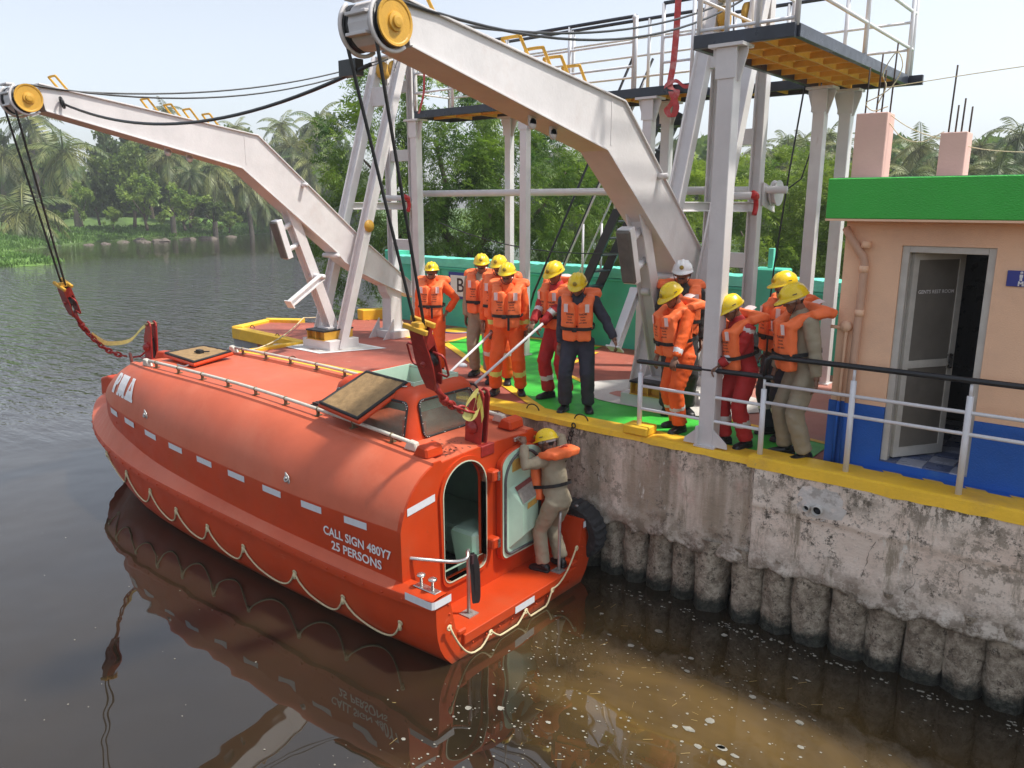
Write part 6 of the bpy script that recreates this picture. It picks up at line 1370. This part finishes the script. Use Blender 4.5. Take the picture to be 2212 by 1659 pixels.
        if cap:
            cp = MB(); cp.grid([[hs(math.cos(a)*.086, math.sin(a)*.108-.004, z) for a in [2*math.pi*q/24 for q in range(24)]] for z in (-.012,.02)], True, True); cp.v = [tuple(Wd(Vector(p))) for p in cp.v]; cp.build('head_band', mat('grey_white_cloth', (.50,.52,.52), .8, .1, 20), root)
    if vest:
        g = MB(); uv = lambda x, y, z: up(x, y+belly*.9, z)
        for sx in (-1, 1):
            Ry = Rt @ Matrix.Rotation(R(-sx*16), 3, 'Z') @ Matrix.Rotation(R(3), 3, 'X')
            rbox(g, uv(sx*.098,.155,1.225), (.185*k,.105*k,.34*k), Ry); rbox(g, uv(sx*.128,.10,1.375), (.13*k,.17*k,.09*k), Rt @ Matrix.Rotation(R(-28), 3, 'X'))
            rbox(g, up(sx*.145,-.02,1.425), (.12*k,.22*k,.075*k), Rt); rbox(g, uv(sx*.085,.160,1.005), (.175*k,.10*k,.17*k), Ry)
        rbox(g, up(0,-.170,1.455), (.52*k,.18*k,.10*k), Rt @ Matrix.Rotation(R(24), 3, 'X')); rbox(g, up(-.185,-.10,1.445), (.17*k,.2*k,.09*k), Rt @ Matrix.Rotation(R(14), 3, 'Y')); rbox(g, up(.185,-.10,1.445), (.17*k,.2*k,.09*k), Rt @ Matrix.Rotation(R(-14), 3, 'Y'))
        gv, gn, gf = remesh(g, .014*k, 3); gq = []
        for v, n in zip(gv, gn): gq.append(v+n*.006*noise.noise(Vector((v.x*22, v.y*22, v.z*14))+off))
        vm = MB(); vm.add([Wd(p) for p in gq], gf, True); vo_ = vm.build('life_jacket', M_vest, root)
        # waist belt over the jacket
        bl = MB(); path = []
        for j in range(28):
            a = 2*math.pi*j/28; x, y = math.cos(a), math.sin(a); ry = .245+belly*.9 if y > 0 else .150; sx_, sy_ = math.copysign(abs(x)**.55, x), math.copysign(abs(y)**(.5 if y > 0 else .8), y); path.append((sx_*(.205 if y > -.2 else .185), sy_*ry, 1.085))
        bl.grid([[Wd(up(x, y, z+dz)) for x, y, z in path] for dz in (-.020,.020)], True, False); bl.build('belt', M_belt, vo_)
        bk = MB(); rbox(bk, uv(.02,.252,1.075), (.06*k,.02*k,.045*k), Rt); bk.v = [tuple(Wd(Vector(p))) for p in bk.v]; bk.build('buckle', M_belt, vo_)
        tl = MB() if seed % 3 == 1 else None
        if tl: tl.grid([[Wd(uv(x, .246, z)) for z in (1.07,1.0,.93,.90)] for x in (-.055,-.025)], smooth=True); tl.build('belt_tail', M_belt, vo_)
        def pt(name, c, X, Y, w, hh, mt):
            mm = MB(); o, X, Y = Vector(c), Rt @ Vector(X).normalized(), Rt @ Vector(Y).normalized(); n_ = X.cross(Y); mm.grid([[Wd(o+X*w*k*(i/3-.5)+Y*hh*k*(j/3-.5)+n_*(.006-.012*abs(i/3-.5)**2*4)*k) for i in range(4)] for j in range(4)], smooth=True); return mm.build(name, mt, vo_)
        for sx in (-1, 1):
            c16, s16 = math.cos(R(16)), math.sin(R(16)); X = (c16, -sx*s16, 0); oy = .216
            pt('reflective_patch', uv(sx*.125,oy-.008,1.335), X, (0,0,1), .052, .10, M_patch)
            ln = MB()
            for j, wd in enumerate((('RVAHT','SOLAS','ADULT','OVER 32kg') if sx < 0 else ('FRONT','SOLAS','ADULT','OVER 32kg'))):
                wv, wf = words(('AYAHT' if (sx < 0 and j == 0) else wd) if False else ('FRONT' if j == 0 else wd)); sz = .030 if j == 0 else .020; o = uv(sx*.080,oy+.008,1.262-j*.034); Xv = Rt @ Vector(X); Yv = Rt @ Vector((0,0,1)); nv = Xv.cross(Yv)
                ln.add([Wd(o+Xv*(a*sz*k)+Yv*(b*sz*k)+nv*.004) for a, b, _ in wv], wf, False)
            lo_ = ln.build('jacket_print', M_ink, vo_); lo_['kind'] = 'stuff'
        pt('reflective_patch', up(.03,-.175,1.525), (1,0,0), (0,1,-.3), .16, .085, M_patch)
    return root
# ---------------------------------------------------------------- the crew
person('man in orange coverall with hand on hip, leftmost on the quay', (-1.96,.96,.012), -56, 1.60, M_org, hands=((-.235,.06,.98),None), elbow=((-1,-.35,-.1),None), hp=-6, beard=1, seed=1, belly=.03, feet=((-.12,.03),(.12,0)))
person('man in khaki coverall standing behind an orange clad man beside the BO sign', (-1.27,1.28,.012), -62, 1.73, M_kha, hp=2, hy=10, seed=2, beard=1)
person('man in orange coverall with goatee, second row, between khaki man and pole holder', (-.74,1.06,.012), -66, 1.74, M_org, hp=3, hy=-5, beard=2, seed=3, bands=('silver',.0,.14), belly=.015, hands=((-.2,.12,.82),(.22,.10,.82)))
person('man in orange coverall with lime bands holding the left boat hook', (-.25,.64,.012), -58, 1.69, M_org, hp=2, hy=-8, lean=2, seed=4, beard=1, bands=('lime',.36,.17,.42), belly=.04, feet=((-.17,.02),(.17,.04)), hands=((-.25,.06,.80),('W',-.42,.50,.83)), curl=(.4,.9), elbow=(None,(.8,-.6,-.2)))
person('man in red coverall holding the right boat hook', (.42,.86,.012), -96, 1.74, M_red, hp=12, hy=8, lean=5, seed=5, bands=('silver',.45,.15,.12), cap=True, hands=(('W',.40,.48,1.0),('W',.30,.42,.98)), curl=(.9,.9), feet=((-.10,-.05),(.10,.08)))
person('man in navy coverall looking down with left arm reaching to the davit', (.97,.48,.012), -62, 1.66, M_nav, hp=15, hy=-6, lean=5, seed=6, hands=(('W',1.44,.54,.93),(.22,.05,.82)), elbow=((-.8,-.6,-.3),None), feet=((-.14,.0),(.15,.05)), curl=(.6,.35))
person('man in white helmet and charcoal clothes standing at the back', (1.97,1.14,.012), -54, 1.79, M_blk, helmet='white', hp=2, hy=-14, seed=7, beard=1)
person('man in orange coverall leaning on the low rail left of the white post', (2.33,.50,.012), -116, 1.64, M_org, hp=18, hy=4, lean=9, seed=8, bands=('silver',.42,.10,.55), belly=.05, hands=(('W',2.47,.09,.90),(.2,.2,.8)), curl=(.9,.4), feet=((-.10,.05),(.12,-.06)))
person('man in red coverall holding the low rail right of the white post', (3.10,.37,.012), -122, 1.58, M_red, hp=14, hy=-2, lean=12, seed=9, bands=('silver',.38,.16,.35,.02), belly=.03, hands=(('W',2.95,.09,.89),(.2,.25,.85)), curl=(.9,.4), feet=((-.10,-.02),(.11,.12)), cap=True)
person('man in navy trousers with bearded face looking left behind the khaki man', (3.28,.95,.012), -118, 1.74, M_nav, hp=6, hy=-4, seed=10, beard=2, bands=('silver',.30,.13), cap=True)
person('man in khaki coverall at the right end with hand on the rail', (3.72,.34,.012), -136, 1.71, M_kha, hp=12, hy=-4, lean=8, seed=11, cap=True, hands=(('W',3.93,.13,.80),(.2,.2,.85)), belly=.03, feet=((-.11,-.02),(.12,.06)), curl=(.5,.4))
person('man in khaki coverall climbing at the boat stern beside the open door', (1.44,-.76,-1.50), 174, 1.58, M_kha, hp=4, hy=22, lean=15, side=4, seed=12, cap=True, pelvis=(.13,-.07,.885), feet=((-.03,.02,0),(.20,-.06,.02)), belly=.03, hands=(('W',1.26,-.93,-.03),('W',1.24,-.50,-.03)), elbow=((-1,-.3,-.6),(1,-.3,-.6)), curl=(.7,.7), twist=4)
person('man inside the wheelhouse seen dimly through the side window', (-.30,-1.62,-1.49), -150, 1.62, M_whi, helmet=None, hp=10, seed=13)
# boat hooks
for a, b_, lb in (((-.43,.58,.86),(-.17,-.62,.475),'white boat hook pole held by the orange clad man'), ((.44,.47,1.03),(.27,-.60,.435),'white boat hook pole held by the red clad man')):
    q = MB(); q.cyl(a, b_, .017, 10); tag(q.build('boat_hook', M_whiteclean), lb, 'boat hook')
# mooring line from the boat bow to the corner of the quay
q = MB(); q.tube(sag((-4.4,-.55,.28),(-7.55,2.72,.14),.10,14)+[(-7.5,2.85,.13),(-7.35,3.2,.12)], .012, 6); tag(q.build('mooring_line', M_rope), 'cream mooring line running to the far quay corner', 'rope')
q = MB()
for i in range(5): q.torus((-7.42+.03*(i % 3),3.05+.04*(i % 2),.05+.028*i), .10-.01*i, .016, (.3*(i % 2),.2,1), 16, 6)
tag(q.build('rope_coil', M_rope), 'small coil of cream rope at the far quay edge', 'rope')

# ---------------------------------------------------------------- falls: wires, blocks, chains
def unit(a, b): return (Vector(b)-Vector(a)).normalized()
def fall(s0, yoke, bot, chainpts, label, sling, ring):
    Fl = thing('hoisting_fall', label, 'hoist', yoke, 'hoisting falls of the lifeboat'); yoke, bot = Vector(yoke), Vector(bot); d = unit(yoke, bot); x = Vector((1,0,0)); x = (x-d*x.dot(d)).normalized(); y = d.cross(x)
    for sx in (-1, 1):
        a = Vector((s0+sx*.165,-3.285,3.72)); e = yoke+x*sx*.05+d*.1; q = MB(); q.tube([a+Vector((0,.02,.12)), a]+[a.lerp(e, i/8) for i in range(1, 9)], .014, 7); q.build('wire', M_wire, Fl)
    L = (bot-yoke).length
    q = MB()
    for o in (-1, 1): q.sect(yoke+y*o*.045-x*.17*o*.3, yoke+y*o*.045+x*.20, [(-.03,-.028),(.03,-.028),(.03,.028),(-.03,.028)]) if False else q.bar(yoke+y*o*.055-x*.13, yoke+y*o*.055+x*.13, .04, .045)
    q.box(tuple(yoke-Vector((.05,.05,.03))), tuple(yoke+Vector((.05,.05,.03)))); q.build('yoke', M_yel, Fl, .006)
    for o in (-1, 1):
        q = MB(); P_ = []
        for t_, w in ((.03,.075),(.25,.085),(.55,.10),(.8,.085),(1.0,.05)): P_.append((yoke+d*L*t_, w))
        pl = [p+x*w for p, w in P_]+[p-x*w for p, w in P_[::-1]]; n_ = len(pl); q.add([p+y*(o*.05-.008) for p in pl]+[p+y*(o*.05+.008) for p in pl], [tuple(range(n_))[::-1], tuple(range(n_, 2*n_))]+[(i, (i+1) % n_, n_+(i+1) % n_, n_+i) for i in range(n_)], False); q.build('cheek_plate', M_redp, Fl)
        q = MB(); c = yoke+d*L*.55+x*o*.09; q.tube([c-d*.13, c-d*.13+x*o*.10, c-d*.10+x*o*.125, c+d*.10+x*o*.125, c+d*.13+x*o*.10, c+d*.13], .011, 6); q.build('hand_grip', M_redp, Fl)
    q = MB(); q.lathe([(.095,-.03),(.075,-.015),(.075,.015),(.095,.03)], yoke+d*L*.55, y, 20); q.build('block_sheave', M_wire, Fl); q = MB(); q.cyl(yoke+d*L*.55-y*.085, yoke+d*L*.55+y*.085, .026, 10); q.build('block_pin', M_redp, Fl)
    q = MB(); q.add([p for p in [yoke+d*L*.05+x*.078-y*.042, yoke+d*L*.05+x*.078+y*.042, yoke+d*L*.30+x*.09+y*.042, yoke+d*L*.30+x*.09-y*.042]]+[p for p in [yoke+d*L*.05-x*.078-y*.042, yoke+d*L*.05-x*.078+y*.042, yoke+d*L*.30-x*.09+y*.042, yoke+d*L*.30-x*.09-y*.042]], [(0,1,2,3),(7,6,5,4)], False); q.build('front_plate', M_redp, Fl)
    # swivel, shackles, chain links, ring
    c = curve(chainpts, 10); tot = [0]
    for p, r_ in zip(c, c[1:]): tot.append(tot[-1]+(r_-p).length)
    def atl(l):
        for i in range(len(c)-1):
            if tot[i+1] >= l: return c[i].lerp(c[i+1], (l-tot[i])/max(1e-6, tot[i+1]-tot[i])), (c[i+1]-c[i]).normalized()
        return c[-1], (c[-1]-c[-2]).normalized()
    p0, d0 = atl(0); p1, d1 = atl(min(.22, tot[-1]*.35)); q = MB(); q.tube([p0-d0*.03, p0.lerp(p1,.5), p1], [.045,.026,.042], 10); q.ell(p1, (.05,.05,.045), 10, 7); q.build('swivel', M_redp, Fl)
    l = min(.24, tot[-1]*.36); i = 0; step = .085 if ring else .075
    while l < tot[-1]-.02:
        p, dd = atl(l); sd_ = dd.cross(Vector((0,0,1))).normalized() if i % 2 else dd.cross(dd.cross(Vector((0,0,1)))).normalized(); axn = dd.cross(sd_); q = MB(); q.tube([p+dd*math.cos(a)*.062+sd_*math.sin(a)*.032 for a in [2*math.pi*j/14 for j in range(14)]], .0145 if i > 1 else .02, 6, True); q.build('chain_link', M_redp, Fl); l += step; i += 1
    if ring:
        p, dd = atl(tot[-1]); q = MB(); q.torus(p+dd*.08+Vector((0,0,-.06)), .115, .022, (.4,1,.1), 22, 8); q.build('lifting_ring', mat('rusty_red_ring', (.24,.06,.04), .6, .3, 9), Fl)
        q = MB(); q.tube([p+dd*.12, p+dd*.25+Vector((0,0,.03)), Vector((-5.9,TC,.25))], .016, 7); q.build('hook_link', M_redp, Fl)
    q = MB()
    for pts, w in sling: ribbon(q, pts, w, (.2,.3,1), 5)
    q.build('sling', M_sling, Fl)
    return Fl
fall(1.60, (1.40,-2.57,1.46), (1.22,-2.22,.84), [(1.22,-2.22,.84),(1.20,-2.08,.68),(1.16,-1.92,.58),(1.20,-1.76,.50),(1.22,-1.66,.47)], 'dark twin wires with red block over the boat stern', [([(1.09,TC-.08,.60),(1.13,-1.56,.63),(1.16,-1.70,.57),(1.20,-1.80,.50),(1.23,-1.72,.44),(1.20,-1.58,.47),(1.12,-1.50,.56)], .10), ([(1.10,TC-.08,.58),(1.18,-1.53,.52),(1.26,-1.60,.46),(1.30,-1.64,.40)], .065), ([(1.09,TC-.09,.60),(1.12,-1.54,.54),(1.20,-1.68,.46),(1.26,-1.74,.44)], .05)], False)
fall(-4.96, (-5.78,-2.60,1.36), (-6.02,-2.40,.90), [(-6.02,-2.40,.90),(-6.10,-2.28,.70),(-6.22,-2.10,.48),(-6.30,-1.88,.26),(-6.34,-1.68,.14),(-6.36,-1.56,.10)], 'dark twin wires with red block over the boat bow', [([(-6.20,-2.12,.54),(-6.25,-2.0,.44),(-6.25,-1.86,.36),(-6.12,-1.6,.38),(-5.95,-1.46,.58),(-5.80,TC,.66)], .07)], True)
# foam flecks and leaves drifting on the water
random.seed(41); q = MB()
def fleck(x, y, r, z=.004):
    n_ = random.randint(6, 9); a0 = random.random()*6; e = random.uniform(.55, 1); b = len(q.v)
    for i in range(n_): a = a0+2*math.pi*i/n_; rr = r*random.uniform(.75, 1.15); q.v.append((x+math.cos(a)*rr, y+math.sin(a)*rr*e, ZW+z))
    q.f.append(list(range(b, b+n_))); q.m.append(0); q.sm.append(False)
for i in range(2300):
    x = random.gauss(3.2, 1.6); y = -random.random()**.8*4.2-.12
    if y < -.1 and x > 1.75+max(0, -.25-y)*.0 and noise.noise(Vector((x*.9, y*.9, 2))) > random.uniform(-.45, .35): fleck(x, y, random.choice((.004,.005,.006,.008,.011,.014)))
for i in range(34):
    x = random.uniform(1.9, 4.9); y = random.uniform(-4.2, -.35); fleck(x, y, random.uniform(.02, .045))
for i in range(22): x = random.uniform(3.6, 5.0); y = random.uniform(-3.4, -1.9); fleck(x, y, random.uniform(.03, .06))
for i in range(150):
    t_ = random.random(); x = lerp(1.9, 6.2, t_); fleck(x, -.12-abs(random.gauss(0,.10)), random.choice((.008,.012,.018)))
for i in range(60): fleck(random.uniform(-6, 2), random.uniform(-6.5, -2.9), random.choice((.006,.008,.010)))
M_foam = mat('floating_foam', (.25,.24,.20), .8, .3, 9)
o = q.build('foam_flecks', M_foam, None, kind='stuff'); tag(o, 'pale foam flecks drifting on the brown water', 'foam')
q = MB()
for i in range(70):
    x = random.gauss(3.3, .9); y = random.uniform(-3.8, -.6); a = random.random()*3.14; L = random.uniform(.03, .10); dx, dy = math.cos(a)*L, math.sin(a)*L; q.add([(x,y,ZW+.005),(x+dx+.004,y+dy,ZW+.005),(x+dx,y+dy+.004,ZW+.005),(x-.003,y+.004,ZW+.005)], [(0,1,2,3)], False)
o = q.build('floating_twigs', mat('straw', (.34,.24,.09), .9, .2, 20), None, kind='stuff'); tag(o, 'straw and twigs scattered on the water by the wall', 'straw')
# ---------------------------------------------------------------- humid air over the river
hm = bpy.data.materials.new('humid_air'); hm.use_nodes = True; t = hm.node_tree; t.nodes.remove(t.nodes['Principled BSDF'])
pv = nd(t, 'ShaderNodeVolumePrincipled'); pv.inputs['Color'].default_value = (.95,.97,1,1); pv.inputs['Density'].default_value = .0011; pv.inputs['Anisotropy'].default_value = .3
t.links.new(pv.outputs[0], t.nodes['Material Output'].inputs['Volume'])
hb = MB(); hb.box((-300,-120,-6),(320,440,34)); o = hb.build('haze', hm, None, kind='stuff'); tag(o, 'pale humid air softening the far bank', 'haze')
